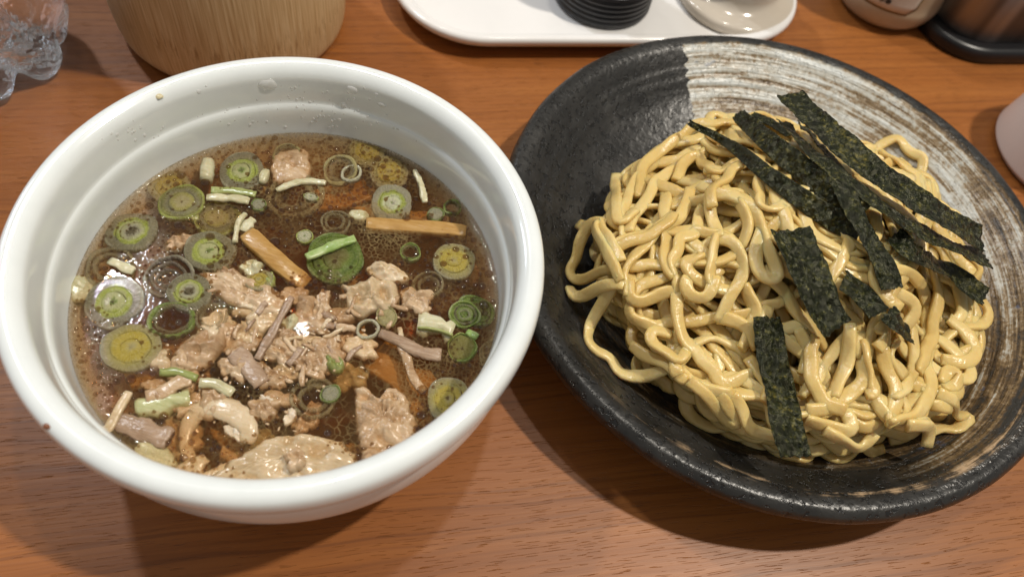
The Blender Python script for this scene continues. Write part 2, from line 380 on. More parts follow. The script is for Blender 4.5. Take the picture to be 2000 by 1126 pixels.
def m_slice(name, stops, fib=.55, warp=.17):
    """stops: (radius 0..1, colour, opacity); fibres run out from the centre, layers wander a little"""
    k = M(name); g = k.co()
    x, y, z = k.n('ShaderNodeSeparateXYZ', Vector=g).outputs
    th = k.math('ARCTAN2', y, x); r = k.math('SQRT', k.math('ADD', k.math('MULTIPLY', x, x), k.math('MULTIPLY', y, y)))
    oi = k.n('ShaderNodeObjectInfo').outputs['Random']
    sn, cs = k.math('SINE', th), k.math('COSINE', th)
    wv = k.noise(k.n('ShaderNodeCombineXYZ', X=k.math('MULTIPLY', sn, 1.1), Y=k.math('MULTIPLY', cs, 1.1), Z=k.math('MULTIPLY', oi, 50)).outputs[0], 1, 2)
    n = k.noise(g, 5, 4, .65)
    rw = k.math('ADD', r, k.math('ADD', k.math('MULTIPLY', k.math('SUBTRACT', wv, .5), warp*2.2), k.math('MULTIPLY', k.math('SUBTRACT', n, .5), .10)))
    f = k.noise(k.n('ShaderNodeCombineXYZ', X=k.math('MULTIPLY', sn, 11), Y=k.math('MULTIPLY', cs, 11), Z=k.math('ADD', k.math('MULTIPLY', r, 3.5), k.math('MULTIPLY', oi, 90))).outputs[0], 1.4, 4, .7)
    lay = k.math('SINE', k.math('ADD', k.math('MULTIPLY', rw, 44), k.math('MULTIPLY', wv, 9)))
    c = k.ramp(rw, [(p, tuple(min(.8, q*1.22) for q in col)) for p, col, a in stops]); al = k.ramp(rw, [(p, (a, a, a)) for p, col, a in stops])
    c = k.mix(k.math('MULTIPLY', k.step(f, .42, .68), fib), c, k.mix(.5, c, (.66, .62, .45)))
    c = k.mix(k.math('MULTIPLY', k.step(lay, .35, 1.0), .07), c, k.mix(1.0, c, (.55, .55, .45), 'MULTIPLY'))
    c = k.mix(k.math('MULTIPLY', k.step(n, .50, .72), .30), c, (.50, .44, .27))
    k.p(Base_Color=c, Roughness=.19, Normal=k.bump(k.math('ADD', f, n), .60, .08), Subsurface_Weight=.25, Subsurface_Radius=(.8, .8, .4), Subsurface_Scale=.0015)
    k.set(k.b.inputs['Alpha'], k.math('ADD', al, k.math('MULTIPLY', k.math('SUBTRACT', f, .5), .5), clamp=True))
    return k.m
GY, GYL, YG, CO, DK, GN_, DG_, YE, PY, WH, PU, CL = (.30, .275, .17), (.42, .39, .27), (.36, .40, .075), (.47, .47, .22), (.10, .075, .035), (.20, .28, .05), (.11, .17, .03), (.48, .37, .06), (.46, .39, .18), (.56, .53, .38), (.19, .155, .115), (.38, .32, .18)
MS = {
 'A': m_slice('leek_grey_rimmed', [(0, DK, .95), (.09, GN_, .95), (.17, CO, .9), (.34, CO, .9), (.46, YG, .92), (.58, YG, .85), (.68, GY, .6), (.90, GY, .55), (1, GYL, .7)]),
 'Adark': m_slice('leek_dark_centred', [(0, DK, .95), (.17, DK, .9), (.25, GYL, .85), (.42, CO, .85), (.50, YG, .9), (.60, YG, .8), (.68, GY, .6), (.92, GY, .5), (1, GYL, .65)]),
 'Apale': m_slice('leek_pale_centred', [(0, GN_, .95), (.08, WH, .95), (.36, (.58, .60, .36), .95), (.50, YG, .92), (.58, YG, .85), (.68, GYL, .7), (.90, GYL, .6), (1, GYL, .75)]),
 'B': m_slice('leek_glassy', [(0, PY, .8), (.25, PY, .75), (.45, (.40, .36, .10), .75), (.60, GY, .55), (.82, (.30, .29, .09), .65), (.92, YG, .8), (1, (.42, .43, .18), .85)]),
 'Y': m_slice('leek_yellow', [(0, PY, .9), (.25, YE, .9), (.55, YE, .85), (.70, (.46, .40, .15), .65), (.85, PY, .6), (1, GYL, .7)]),
 'C': m_slice('leek_green_ring', [(0, CL, .2), (.66, CL, .3), (.80, GN_, .6), (.92, (.24, .30, .07), .85), (1, (.34, .38, .15), .9)], .3),
 'CW': m_slice('leek_white_ring', [(0, WH, .9), (1, WH, .9)], .3), 'CY': m_slice('leek_yellowish_ring', [(0, CL, .2), (.74, CL, .25), (.84, PY, .7), (1, PY, .85)], .3),
 'CG': m_slice('leek_thin_green_ring', [(0, (.28, .25, .08), .6), (.75, (.28, .27, .07), .6), (.88, GN_, .85), (1, (.34, .40, .12), .9)], .3),
 'C2': m_slice('leek_double_ring', [(0, DK, .6), (.2, GYL, .5), (.5, GN_, .6), (.62, GY, .45), (.80, GN_, .6), (.92, (.26, .33, .08), .85), (1, (.40, .44, .2), .9)], .3),
 'D': m_slice('leek_small_pale', [(0, GN_, .9), (.2, WH, .9), (.75, (.50, .49, .30), .85), (.9, YG, .9), (1, YG, .9)]), 'DG': m_slice('leek_small_grey', [(0, GYL, .75), (.7, (.38, .36, .24), .7), (.88, GN_, .7), (1, (.30, .33, .13), .85)]),
 'DY': m_slice('leek_small_beige', [(0, PY, .9), (.7, (.42, .36, .17), .85), (1, (.36, .33, .11), .85)]),
 'P': m_slice('leek_purplish', [(0, PU, .3), (.6, PU, .6), (.84, PU, .7), (1, GYL, .8)], .5),
 'G': m_slice('leek_deep_green', [(0, (.20, .15, .05), .8), (.35, (.22, .22, .06), .7), (.5, GN_, .7), (.62, DG_, .75), (.80, GN_, .7), (.92, DG_, .8), (1, (.28, .34, .12), .85)], .4),
 'F': m_slice('leek_faint', [(0, CL, .2), (1, CL, .45)], .5)}
PXM = .000197                                             # metres per photo pixel at the soup's surface
def annulus(name, r0, r1, zt, zb, m, parent, off=(0, 0), seed=0, n=30, squash=1.0, ang=0.0, arc=None, sc=1.0):
    """one ring of leek with rounded top edges and an uneven outline; r0 = 0 gives a disc"""
    vs, fs = [], []
    bev = min(.0004/sc, (r1-r0)*.38)
    prof = [(r1-bev*.2, zb), (r1, zt-bev), (r1-bev, zt), (max(r0+bev, r0*.99), zt), (r0, zt-bev), (r0, zb)] if r0 > 1e-5 else [(r1, zb), (r1, zt-bev), (r1-bev, zt), (r1*.5, zt+.0002/sc), (0.0, zt-.0002/sc), (0, zb)]
    k = len(prof); cnt = n if arc is None else max(6, int(n*arc/(2*math.pi)))+1
    for i in range(cnt):
        a = 2*math.pi*i/n if arc is None else arc*i/(cnt-1)
        wob = 1 + .11*noise.noise(Vector((math.cos(a)*1.3+seed*3.1, math.sin(a)*1.3, seed*1.7)))
        for j, (r, z) in enumerate(prof):
            zz = z + .0004/sc*noise.noise(Vector((math.cos(a)*2+seed, math.sin(a)*2, r*900*sc))) if j in (1, 2, 3, 4) else z
            x, y = r*wob*math.cos(a), r*wob*squash*math.sin(a)
            x, y = x*math.cos(ang)-y*math.sin(ang), x*math.sin(ang)+y*math.cos(ang)
            vs.append((x+off[0], y+off[1], zz))
    for i in range(cnt if arc is None else cnt-1):
        i2 = (i+1) % cnt
        for j in range(k): fs.append((i*k+j, i2*k+j, i2*k+(j+1) % k, i*k+(j+1) % k))
    if arc is not None: fs += [tuple(range(k))[::-1], tuple((cnt-1)*k+j for j in range(k))]
    o = mesh(name, vs, fs, m, parent)
    bm = bmesh.new(); bm.from_mesh(o.data); bmesh.ops.remove_doubles(bm, verts=bm.verts, dist=1e-7); bmesh.ops.dissolve_degenerate(bm, edges=bm.edges, dist=1e-7)
    bmesh.ops.recalc_face_normals(bm, faces=bm.faces); bm.to_mesh(o.data); bm.free()
    return o

STY = {  # (part name, inner, outer, material, height step)
 'A': [('outer_layer', .60, 1, 'grey', 0), ('green_layer', .40, .63, 'yellowgreen', .0003), ('core', 0, .41, 'core', .0002), ('centre', 0, .12, 'dark', .0004)],
 'Adark': [('outer_layer', .60, 1, 'grey', 0), ('green_layer', .44, .62, 'yellowgreen', .0003), ('core', .22, .46, 'white', .0002), ('centre', 0, .24, 'dark', -.0004)],
 'Apale': [('outer_layer', .60, 1, 'grey', 0), ('green_layer', .34, .63, 'yellowgreen', .0003), ('core', 0, .38, 'white', .0003), ('centre', 0, .1, 'green', .0005)],
 'B': [('outer_layer', .84, 1, 'yellowgreen', 0), ('middle_layer', .55, .86, 'olive', .0001), ('core', 0, .57, 'paleyellow', .0003)],
 'Y': [('outer_layer', .66, 1, 'paleyellow', 0), ('yellow_layer', .33, .68, 'yellow', .0002), ('core', 0, .35, 'paleyellow', .0004)],
 'C': [('outer_layer', .80, 1, 'midgreen', 0), ('inner_layer', .66, .80, 'clear', -.0004)],
 'CW': [('outer_layer', .74, 1, 'white', 0)],
 'CY': [('outer_layer', .78, 1, 'paleyellow', 0), ('inner_layer', .5, .78, 'clear', -.0003)],
 'CG': [('outer_layer', .88, 1, 'midgreen', 0), ('core', 0, .88, 'olive', -.0002)],
 'C2': [('outer_layer', .84, 1, 'midgreen', 0), ('middle_layer', .60, .82, 'green', -.0002), ('core', .25, .58, 'olive', -.0003)],
 'D': [('skin', .82, 1, 'yellowgreen', 0), ('core', 0, .84, 'white', .0002)],
 'DG': [('skin', .84, 1, 'green', 0), ('core', .0, .86, 'grey', .0002)],
 'DY': [('skin', .84, 1, 'olive', 0), ('core', 0, .86, 'paleyellow', .0003)],
 'P': [('outer_layer', .84, 1, 'purple', 0), ('middle_layer', .60, .74, 'purple', -.0002), ('inner_layer', .30, .46, 'clear', -.0004)],
 'G': [('outer_layer', .80, 1, 'midgreen', 0), ('middle_layer', .45, .82, 'green', .0001), ('core', .0, .47, 'olive', -.0002)],
 'F': [('outer_layer', .82, 1, 'clear', -.0006), ('middle_layer', .5, .7, 'clear', -.0008)],
}
def leek(px, py, w, sty, label, dz=0.0, tilt=(0, 0), sq=1.0, ang=0.0, seed=None):
    seed = seed if seed is not None else px*.013+py*.007
    zt = SOUP_Z + .0004 + dz
    c = W(px, py, zt); t = empty('leek_slice', (c[0], c[1], zt)); R = w*PXM*.5
    tq = random.Random(px*3+py*11); tilt = (tilt[0]+tq.uniform(-7, 7), tilt[1]+tq.uniform(-7, 7)) if w > 40 else tilt
    t.rotation_euler = (math.radians(tilt[0]), math.radians(tilt[1]), random.uniform(0, 6.28) if sq == 1.0 else ang)
    rr = random.Random(int(px*7+py)); sqr = rr.uniform(.88, 1.0); ox, oy = rr.uniform(-.08, .08)*R, rr.uniform(-.08, .08)*R
    for i, (nm, a, b, mk, dzz) in enumerate(STY[sty]):
        f = i/max(1, len(STY[sty])-1)
        annulus(nm, a, b, dzz*.15/R, -.0024/R, MS[sty], t, (ox*f/R, oy*f/R), seed+i*.11, squash=sq*sqr, sc=R).scale = (R, R, R)
    tag(t, label, 'leek slice', 'leek slices floating in the soup')
    return t
L = leek
L(472, 332, 98, 'A', 'large grey-rimmed leek slice with yellow-green centre beside the square pork piece')
L(355, 393, 92, 'B', 'glassy yellow-green leek slice left of the white leek strip')
L(330, 362, 84, 'Y', 'half hidden yellowish leek slice tucked behind the glassy yellow-green one', dz=-.0012)
L(257, 450, 100, 'Adark', 'leek slice with a dark brown hole in its middle at the left of the soup')
L(408, 488, 96, 'A', 'leek slice with grey rim floating just left of the orange-brown bamboo shoot strip')
L(765, 395, 88, 'Apale', 'pale grey leek slice with bright whitish green centre at the right back')
L(886, 508, 90, 'Y', 'yellow leek slice with pale rim below the right-hand bamboo shoot strip')
L(222, 588, 104, 'A', 'wide leek slice with glinting light green centre near the left edge', dz=.0003)
L(256, 676, 104, 'Y', 'wide leek slice with glinting yellow centre below the light green one at left', dz=.0003)
L(368, 568, 84, 'Adark', 'grey-green leek slice with dark centre touching the purplish ring')
L(336, 622, 84, 'C', 'hollow green leek ring with dark broth and bubbles inside')
L(330, 538, 92, 'P', 'purplish grey leek ring of thin curved shells')
L(655, 502, 116, 'G', 'big deep green leek slice under the bright green strip at the centre right')
L(801, 490, 44, 'C', 'small green ring of leek with a dotted middle, left of the yellow slice')
L(851, 417, 37, 'DG', 'small round grey-white leek disc above the right bamboo shoot strip')
L(884, 403, 42, 'C', 'small dark green leek ring by the right wall of the bowl')
L(595, 460, 34, 'D', 'small green-white leek disc just above the big deep green slice')
L(505, 398, 32, 'DG', 'small translucent leek disc at the end of the white leek strip')
L(607, 383, 32, 'D', 'tiny flat oval leek disc below the curved pale strip', sq=.6)
L(718, 640, 44, 'CW', 'small hollow white leek ring right of centre')
L(755, 617, 43, 'DY', 'small opaque yellow-beige leek disc next to the white ring')
L(930, 604, 74, 'G', 'dark green leek slice lying under a smaller ring near the right edge', dz=-.0003)
L(908, 612, 60, 'C2', 'light green leek ring lying on the dark green slice near the right edge', dz=.0008)
L(901, 677, 60, 'CG', 'tilted green leek ring below the bright green scrap at right', tilt=(14, -10))
L(877, 778, 88, 'Y', 'yellow leek slice by the front right rim of the bowl')
L(645, 767, 38, 'DG', 'small grey-green leek disc in the dark broth at front centre')
L(612, 775, 84, 'F', 'faint sunken leek ring behind the small grey-green disc', dz=-.0008)
L(412, 618, 64, 'F', 'faint sunken green leek ring right of the hollow green ring', dz=-.0004)
L(663, 330, 76, 'CY', 'yellowish hollow leek ring right of the square pork piece')
L(686, 336, 48, 'CW', 'thin whitish leek ring overlapping the yellowish hollow ring', dz=.0004)
L(716, 292, 84, 'Y', 'blurred pale yellow leek slice against the back right wall', dz=-.0010)
L(760, 335, 82, 'Y', 'blurred orange-yellow leek slice under the back right wall', dz=-.0012)
L(215, 520, 92, 'F', 'pale half sunken leek ring at the left edge behind the white scrap', dz=-.0002)
L(655, 432, 60, 'F', 'clear thin leek ring beside the white bean-shaped piece', dz=0)
L(836, 552, 62, 'F', 'faint green leek arc left of the dark green slices', dz=-.0006)
L(575, 380, 116, 'F', 'broad sunken leek ring below the curved pale strip', dz=-.0012)
L(967, 690, 70, 'F', 'pale leek arc pressed against the right wall of the bowl', dz=-.0004)
L(560, 300, 60, 'CY', 'sunken yellowish leek ring left behind the square pork piece', dz=-.0006)
L(425, 425, 90, 'B', 'dim green leek slice sunk between two grey-rimmed slices', dz=-.0022)
L(505, 545, 52, 'Y', 'pale knobbly leek slice above the stringy pork at the middle', dz=-.0002)

KEEP = []
def chunk(px, py, wx, wy, rot, name, m, label, cat, hgt=.004, dz=0.0, seed=0, rough=.35, nseg=36, group=None, outline=None, sink=.004, freq=240):
    """irregular lump: star-shaped outline in the soup plane (px), domed noisy top, closed underneath"""
    c = W(px, py, SOUP_Z)
    if outline is not None:
        pts = np.array([W(a, b, SOUP_Z)[:2]-c[:2] for a, b in outline])
        pts = resample(np.vstack([pts, pts[:1]]), .0013)[:-1]
        pts *= np.array([1+.11*noise.fractal(Vector((p[0]*420, p[1]*420, seed)), 1, 2, 3) for p in pts])[:, None]
    else:
        pts = []
        for i in range(nseg):
            a = 2*math.pi*i/nseg
            r = 1 + rough*noise.fractal(Vector((math.cos(a)*1.6+seed*5, math.sin(a)*1.6, seed)), 1, 2, 3)
            x, y = r*wx*PXM*.5*math.cos(a), r*wy*PXM*.5*1.14*math.sin(a)
            ra = -math.radians(rot) + ROLL*0
            pts.append((x*math.cos(ra)-y*math.sin(ra), x*math.sin(ra)+y*math.cos(ra)))
        pts = np.array(pts)
    nseg = len(pts); rings = 11; vs, fs = [], []
    for q in range(rings):
        s = 1-(q/(rings-1))**1.0*.97 if q else 1.0
        for i in range(nseg):
            x, y = pts[i]*s
            h = hgt*(1-s**3)**.6
            nz = noise.fractal(Vector((x*freq+seed*9, y*freq, seed)), 1, 2, 4)
            nf = noise.fractal(Vector((x*freq*3.2+seed*9, y*freq*3.2, seed)), 1, 2, 3)
            z = -sink*.25*(s > .999) + h*(.58+.55*nz+.12*nf) + hgt*.34*nz*(1-s**6) - .0005
            vs.append((x, y, z))
    top = len(vs); vs.append((0, 0, hgt*.75))
    for i in range(nseg): vs.append((*(pts[i]*.85), -sink))
    for q in range(rings-1):
        for i in range(nseg):
            i2 = (i+1) % nseg; fs.append((q*nseg+i, q*nseg+i2, (q+1)*nseg+i2, (q+1)*nseg+i))
    for i in range(nseg):
        i2 = (i+1) % nseg
        fs.append(((rings-1)*nseg+i, (rings-1)*nseg+i2, top)); fs.append((i, top+1+i, top+1+i2, i2))
    fs.append(tuple(top+1+i for i in range(nseg)))
    if dz > -.002: KEEP.append((c[0]-BX, c[1]-BY, .82*float(np.hypot(pts[:, 0], pts[:, 1]).mean())))
    o = recalc(mesh(name, vs, fs, m, loc=(c[0], c[1], SOUP_Z+dz-.0004)))
    tag(o, label, cat, group); return o

def strip(pts, w, th, name, m, label, cat, dz=.0, group=None, rough=.03, power=.45, twist=0.0, seed=1, zs=None, wv=.06):
    """flat strip in the soup: pixel path, width in px, thickness in metres"""
    P = resample(np.array([W(x, y, SOUP_Z+dz+(zs[i] if zs else 0)) for i, (x, y) in enumerate(pts)]), .0012)
    n = len(P); r0 = np.random.default_rng(seed)
    ww = w*PXM*.5*(1+wv*np.interp(np.arange(n), np.linspace(0, n, 7), r0.normal(0, 1, 7)))
    P[:, 2] += np.interp(np.arange(n), np.linspace(0, n, 6), r0.normal(0, .0003, 6))
    o = sweep(name, P, ww, th*.5, m, taper=.86, power=power, rough=rough, seed=seed, twist=np.full(n, twist), sides=12)
    tag(o, label, cat, group); return o

GM = 'pieces of pork in the soup'
chunk(565, 322, 84, 68, 10, 'pork_piece', MT['meat'], 'squarish tan pork piece at the back of the soup beside the big leek slice', 'pork', .002, seed=1.3, outline=[(528, 300), (560, 288), (600, 292), (606, 330), (598, 352), (560, 356), (530, 350)], group=GM)
chunk(480, 575, 150, 80, 12, 'pork_piece', MT['meat'], 'long tan pork piece with stringy right end left of the soup centre', 'pork', .003, seed=2.1, outline=[(385, 530), (440, 525), (500, 545), (548, 570), (560, 605), (520, 615), (470, 600), (425, 575)], group=GM)
chunk(725, 585, 120, 96, 0, 'pork_piece', MT['meat_pale'], 'lumpy pale pork piece right of centre with ragged edges', 'pork', .0045, seed=3.2, outline=[(668, 556), (705, 548), (735, 540), (775, 552), (780, 590), (760, 610), (730, 606), (700, 622), (678, 600)], group=GM)
chunk(757, 530, 84, 38, 4, 'pork_piece', MT['meat_pale'], 'smooth pinkish oval pork piece just behind the lumpy pale one', 'pork', .0035, seed=3.9, rough=.15, group=GM)
chunk(812, 585, 64, 52, 0, 'pork_piece', MT['meat'], 'brown crumbly pork piece between the pale lump and the striped white leek', 'pork', .003, seed=4.4, rough=.5, group=GM)
chunk(748, 815, 140, 150, 0, 'pork_slice', MT['meat'], 'broad rough tan pork slice at the front right with a notched top edge', 'pork', .0040, seed=5.5, outline=[(690, 750), (715, 752), (735, 775), (762, 752), (790, 760), (800, 790), (818, 830), (812, 862), (770, 880), (735, 878), (705, 872), (695, 820)], group=GM, freq=330)
chunk(560, 890, 290, 110, 0, 'pork_slice', MT['meat_pale'], 'largest fatty pinkish pork slice along the front rim of the bowl', 'pork', .0032, seed=6.1, outline=[(392, 938), (430, 910), (480, 880), (520, 852), (580, 845), (640, 850), (690, 872), (700, 905), (650, 925), (560, 945), (470, 948)], group=GM, freq=150)
chunk(735, 897, 60, 44, 20, 'pork_piece', MT['meat'], 'small tan pork piece between the two front slices and the rim', 'pork', .003, seed=6.8, group=GM)
strip([(372, 900), (362, 860), (378, 815), (415, 795), (455, 805), (485, 835), (480, 865)], 34, .0035, 'pork_fat_curl', MT['meat_pale'], 'curled band of pale pork fat forming a loop at front left', 'pork', dz=-.0006, group=GM, rough=.05, seed=5, wv=.30, power=.8, zs=[-.004, -.004, -.003, -.0008, .0004, .0004, -.001])
strip([(372, 900), (385, 925), (420, 935), (470, 925)], 40, .0035, 'pork_fat_curl', MT['meat_pale'], 'short pale fat band joining the loop to the largest slice', 'pork', dz=-.0030, group=GM, rough=.05, seed=6, wv=.3, power=.8)
chunk(392, 678, 112, 76, -20, 'pork_piece', MT['meat'], 'pinkish tan pork piece below the hollow green leek ring', 'pork', .0042, seed=7.7, outline=[(335, 690), (365, 660), (400, 640), (438, 628), (444, 660), (425, 690), (405, 712), (375, 725), (345, 712)], group=GM)
strip([(458, 688), (485, 715), (512, 750)], 38, .003, 'pork_strip', MT['meat_dark'], 'purplish brown flat pork strip at the middle of the crumbs', 'pork', dz=.0004, group=GM, rough=.05, seed=7, wv=.14, power=.7)
strip([(228, 822), (275, 838), (332, 858)], 46, .003, 'pork_strip', MT['meat_dark'], 'purplish brown pork strip with a dark groove near the left front rim', 'pork', dz=-.0006, group=GM, rough=.05, seed=8, wv=.16, power=.7)
strip([(570, 580), (545, 625), (520, 670), (503, 702)], 14, .002, 'pork_shred', MT['meat_dark'], 'thin straight pork shred slanting down through the soup centre', 'pork', dz=.0014, group=GM, rough=.06, seed=9, wv=.2)
strip([(742, 650), (785, 668), (825, 688), (862, 692)], 26, .0025, 'pork_shred', MT['meat_dark'], 'shredded pinkish pork strand right of the white leek ring', 'pork', dz=.0008, group=GM, rough=.08, seed=10, wv=.25, power=.7)
strip([(780, 668), (795, 700), (808, 740), (828, 765)], 16, .002, 'pork_shred', MT['meat'], 'thin pork shred hanging down from the pinkish strand', 'pork', dz=-.0004, group=GM, rough=.12, seed=11)
strip([(252, 765), (235, 795), (215, 832), (206, 850)], 15, .002, 'pork_shred', MT['meat_pale'], 'pale matchstick shred slanting beside the left front wall', 'pork', dz=.0008, group=GM, rough=.08, seed=12)
strip([(285, 775), (320, 765), (352, 745), (375, 742)], 24, .002, 'pork_shred', MT['meat'], 'curved tan pork shred above the striped green leek piece', 'pork', dz=.0002, group=GM, rough=.1, seed=13)
for (x, y, a, b, rt, sd, lab) in [
    (548, 690, 70, 40, 20, 11.1, 'crumbly tan pork bit right of the thin straight shred'), (462, 712, 56, 50, 0, 11.7, 'tan pork bit left of the purplish flat strip'),
    (560, 655, 40, 44, 60, 12.2, 'yellowish pork bit under the top of the centre cluster'), (600, 712, 66, 36, -10, 12.9, 'wide pale pork crumb below the centre'),
    (638, 690, 66, 58, 30, 13.3, 'tan pork bit with a yellow-green smear right of the crumbs'), (530, 735, 60, 36, 10, 13.9, 'flaky pork bit below the purplish flat strip'),
    (420, 780, 56, 62, 10, 14.4, 'tan pork bit under the white leek curl'), (630, 590, 34, 60, 0, 14.9, 'upright brownish pork bit left of the lumpy pale piece'),
    (512, 800, 56, 36, -15, 15.2, 'glossy pale pork bit in the dark broth above the largest slice'), (600, 810, 40, 60, 10, 15.8, 'sunken amber pork bit right of the white flake'),
    (665, 650, 50, 60, 30, 16.2, 'sunken brown pork bit left of the white leek ring'), (352, 470, 50, 26, -40, 16.9, 'small tan pork bit left of the grey-rimmed leek by the bamboo shoot'),
    (580, 900, 50, 30, 0, 17.3, 'small pork crumb resting on the largest fatty slice'), (445, 535, 50, 30, 20, 17.9, 'tan pork scrap above the long tan piece')]:
    chunk(x, y, a, b, rt, 'pork_bit', MT['meat'], lab, 'pork', .0026, dz=(-.0026 if 'sunken' in lab else (.0035 if 'resting' in lab else .0001)), seed=sd, rough=.6, group='small pork bits in the soup', freq=420)

GB = 'bamboo shoot strips in the soup'
strip([(482, 456), (520, 492), (560, 528), (598, 556)], 36, .004, 'bamboo_shoot', MT['menma'], 'thick orange-brown bamboo shoot strip slanting across the soup centre', 'bamboo shoot', dz=.0005, group=GB, rough=.012, power=.22, wv=.025, seed=21, zs=[.0012, .0003, -.0016, -.0042])
strip([(715, 440), (780, 443), (850, 448), (910, 456)], 30, .004, 'bamboo_shoot', MT['menma'], 'straight orange-brown bamboo shoot strip at the right of the soup', 'bamboo shoot', dz=-.0017, group=GB, rough=.012, power=.22, wv=.025, seed=22)
strip([(690, 418), (760, 425), (880, 430)], 30, .004, 'bamboo_shoot', MT['menma'], 'sunken bamboo shoot strip behind the straight one at right', 'bamboo shoot', dz=-.0080, group=GB, rough=.012, power=.22, wv=.025, seed=23)
strip([(640, 540), (690, 575), (690, 690)], 40, .004, 'bamboo_shoot', MT['menma'], 'sunken amber bamboo shoot strip below the big green leek slice', 'bamboo shoot', dz=-.0095, group=GB, rough=.012, power=.22, wv=.025, seed=24)
strip([(735, 690), (800, 740), (840, 800)], 80, .005, 'bamboo_shoot', MT['menma'], 'wide sunken amber bamboo shoot piece above the rough pork slice', 'bamboo shoot', dz=-.0090, group=GB, rough=.012, power=.22, wv=.025, seed=25)
strip([(600, 400), (680, 385), (720, 370)], 60, .005, 'bamboo_shoot', MT['menma'], 'sunken orange bamboo shoot piece behind the white bean-shaped leek', 'bamboo shoot', dz=-.0105, group=GB, rough=.012, power=.22, wv=.025, seed=26)
strip([(250, 745), (300, 720), (345, 705)], 46, .005, 'bamboo_shoot', MT['menma'], 'sunken bamboo shoot piece right of the yellow slice at left', 'bamboo shoot', dz=-.0085, group=GB, rough=.012, power=.22, wv=.025, seed=27)

GL = 'leek scraps in the soup'
strip([(404, 386), (445, 387), (487, 393)], 17, .0018, 'leek_strip', MT['white_leek'], 'straight white leek strip right of the glassy yellow-green slice', 'leek', dz=.001, group=GL, wv=.13, rough=.06, power=.7, seed=31)
strip([(412, 372), (455, 372), (500, 381)], 18, .0018, 'leek_strip', MT['green_leek'], 'pale green leek strip lying behind the straight white one', 'leek', dz=-.0002, group=GL, wv=.13, rough=.06, power=.7, seed=32)
strip([(480, 418), (466, 435), (460, 462), (459, 473)], 11, .002, 'leek_strip', MT['white_leek'], 'thin white leek strip bending down above the bamboo shoot', 'leek', dz=.001, group=GL, wv=.13, rough=.06, power=.7, seed=33)
strip([(495, 428), (482, 440), (474, 452)], 20, .002, 'leek_strip', MT['white_leek'], 'short grey-white leek strip at the top end of the bamboo shoot', 'leek', dz=.0, group=GL, wv=.13, rough=.06, power=.7, seed=34)
strip([(540, 372), (575, 358), (610, 353), (636, 358)], 13, .0018, 'leek_strip', MT['white_leek'], 'curved pale leek strip under the square pork piece', 'leek', dz=.0008, group=GL, wv=.13, rough=.06, power=.7, seed=35)
strip([(810, 333), (822, 360), (830, 395)], 13, .0018, 'leek_strip', MT['white_leek'], 'knobbly pale leek strip standing near the back right wall', 'leek', dz=.001, group=GL, wv=.13, power=.7, seed=36, rough=.15)
strip([(214, 508), (238, 520), (262, 530)], 18, .0018, 'leek_strip', MT['white_leek'], 'short ribbed white leek scrap near the left wall', 'leek', dz=.0012, group=GL, wv=.13, rough=.06, power=.7, seed=37)
strip([(390, 748), (420, 750), (455, 768)], 18, .0025, 'leek_strip', MT['white_leek'], 'white leek curl above the pork fat loop', 'leek', dz=.0012, group=GL, wv=.13, rough=.06, power=.7, seed=38)
strip([(312, 728), (345, 726), (385, 738)], 15, .0025, 'leek_strip', MT['green_leek'], 'dark green leek arc below the pinkish tan pork piece', 'leek', dz=.0006, group=GL, wv=.13, rough=.06, power=.7, seed=39)
strip([(598, 503), (640, 484), (694, 466)], 20, .0018, 'leek_strip', MT['bright_green'], 'bright green glossy leek strip on top of the deep green slice', 'leek', dz=.0024, group=GL, wv=.13, rough=.06, power=.5, seed=40)
strip([(912, 646), (932, 658)], 15, .0018, 'leek_strip', MT['bright_green'], 'tiny vivid green leek scrap near the right wall', 'leek', dz=.0014, group=GL, wv=.13, rough=.06, power=.5, seed=41)
strip([(268, 800), (318, 790), (372, 778)], 44, .007, 'leek_chunk', MT['pale_green'], 'ribbed pale green leek chunk lying on its side at front left', 'leek', dz=-.0027, group=GL, seed=42, power=.9, wv=.2, rough=.05)
strip([(815, 632), (850, 636), (885, 648)], 50, .007, 'leek_chunk', MT['white_leek'], 'striped white leek bulb piece near the right edge', 'leek', dz=-.0018, group=GL, seed=43, power=1.0, wv=.25, rough=.03)
strip([(816, 640), (850, 644), (884, 655)], 5, .0022, 'leek_strip', MT['green_leek'], 'thin yellowish stripe of leek skin on the striped white bulb piece', 'leek', dz=.0016, group=GL, seed=44)
strip([(408, 315), (403, 352)], 28, .007, 'leek_chunk', MT['white_leek'], 'short upright barrel of pale leek at the back left of the soup', 'leek', dz=-.0004, group=GL, seed=45, power=.8)
strip([(520, 335), (512, 358)], 18, .004, 'leek_chunk', MT['white_leek'], 'small yellow leek bit right of the large back slice', 'leek', dz=.0004, group=GL, seed=46)
chunk(152, 560, 52, 48, 0, 'leek_chunk', MT['white_leek'], 'pale barrel-shaped leek stub at the far left edge of the soup', 'leek', .003, seed=21, rough=.08, group=GL, freq=60)
chunk(700, 418, 42, 26, -15, 'leek_bit', MT['white_leek'], 'white bean-shaped leek piece left of the pale grey slice', 'leek', .0025, seed=22, rough=.15, group=GL, freq=60)
chunk(300, 888, 90, 40, 20, 'leek_chunk', MT['white_leek'], 'blurry yellowish leek chunk against the front left wall', 'leek', .002, dz=-.001, seed=23, rough=.2, group=GL, freq=80)
chunk(492, 520, 44, 32, 0, 'leek_bit', MT['white_leek'], 'knobbly whitish leek bit above the long tan pork', 'leek', .003, seed=24, rough=.3, group=GL)
chunk(527, 543, 18, 34, -20, 'leek_bit', MT['green_leek'], 'small lime green leek bit beside the bamboo shoot tip', 'leek', .002, seed=25, rough=.3, group=GL)
chunk(652, 708, 40, 26, 20, 'leek_bit', MT['green_leek'], 'lime smear of leek on the tan pork bit right of the crumbs', 'leek', .0034, seed=26, rough=.3, group=GL)
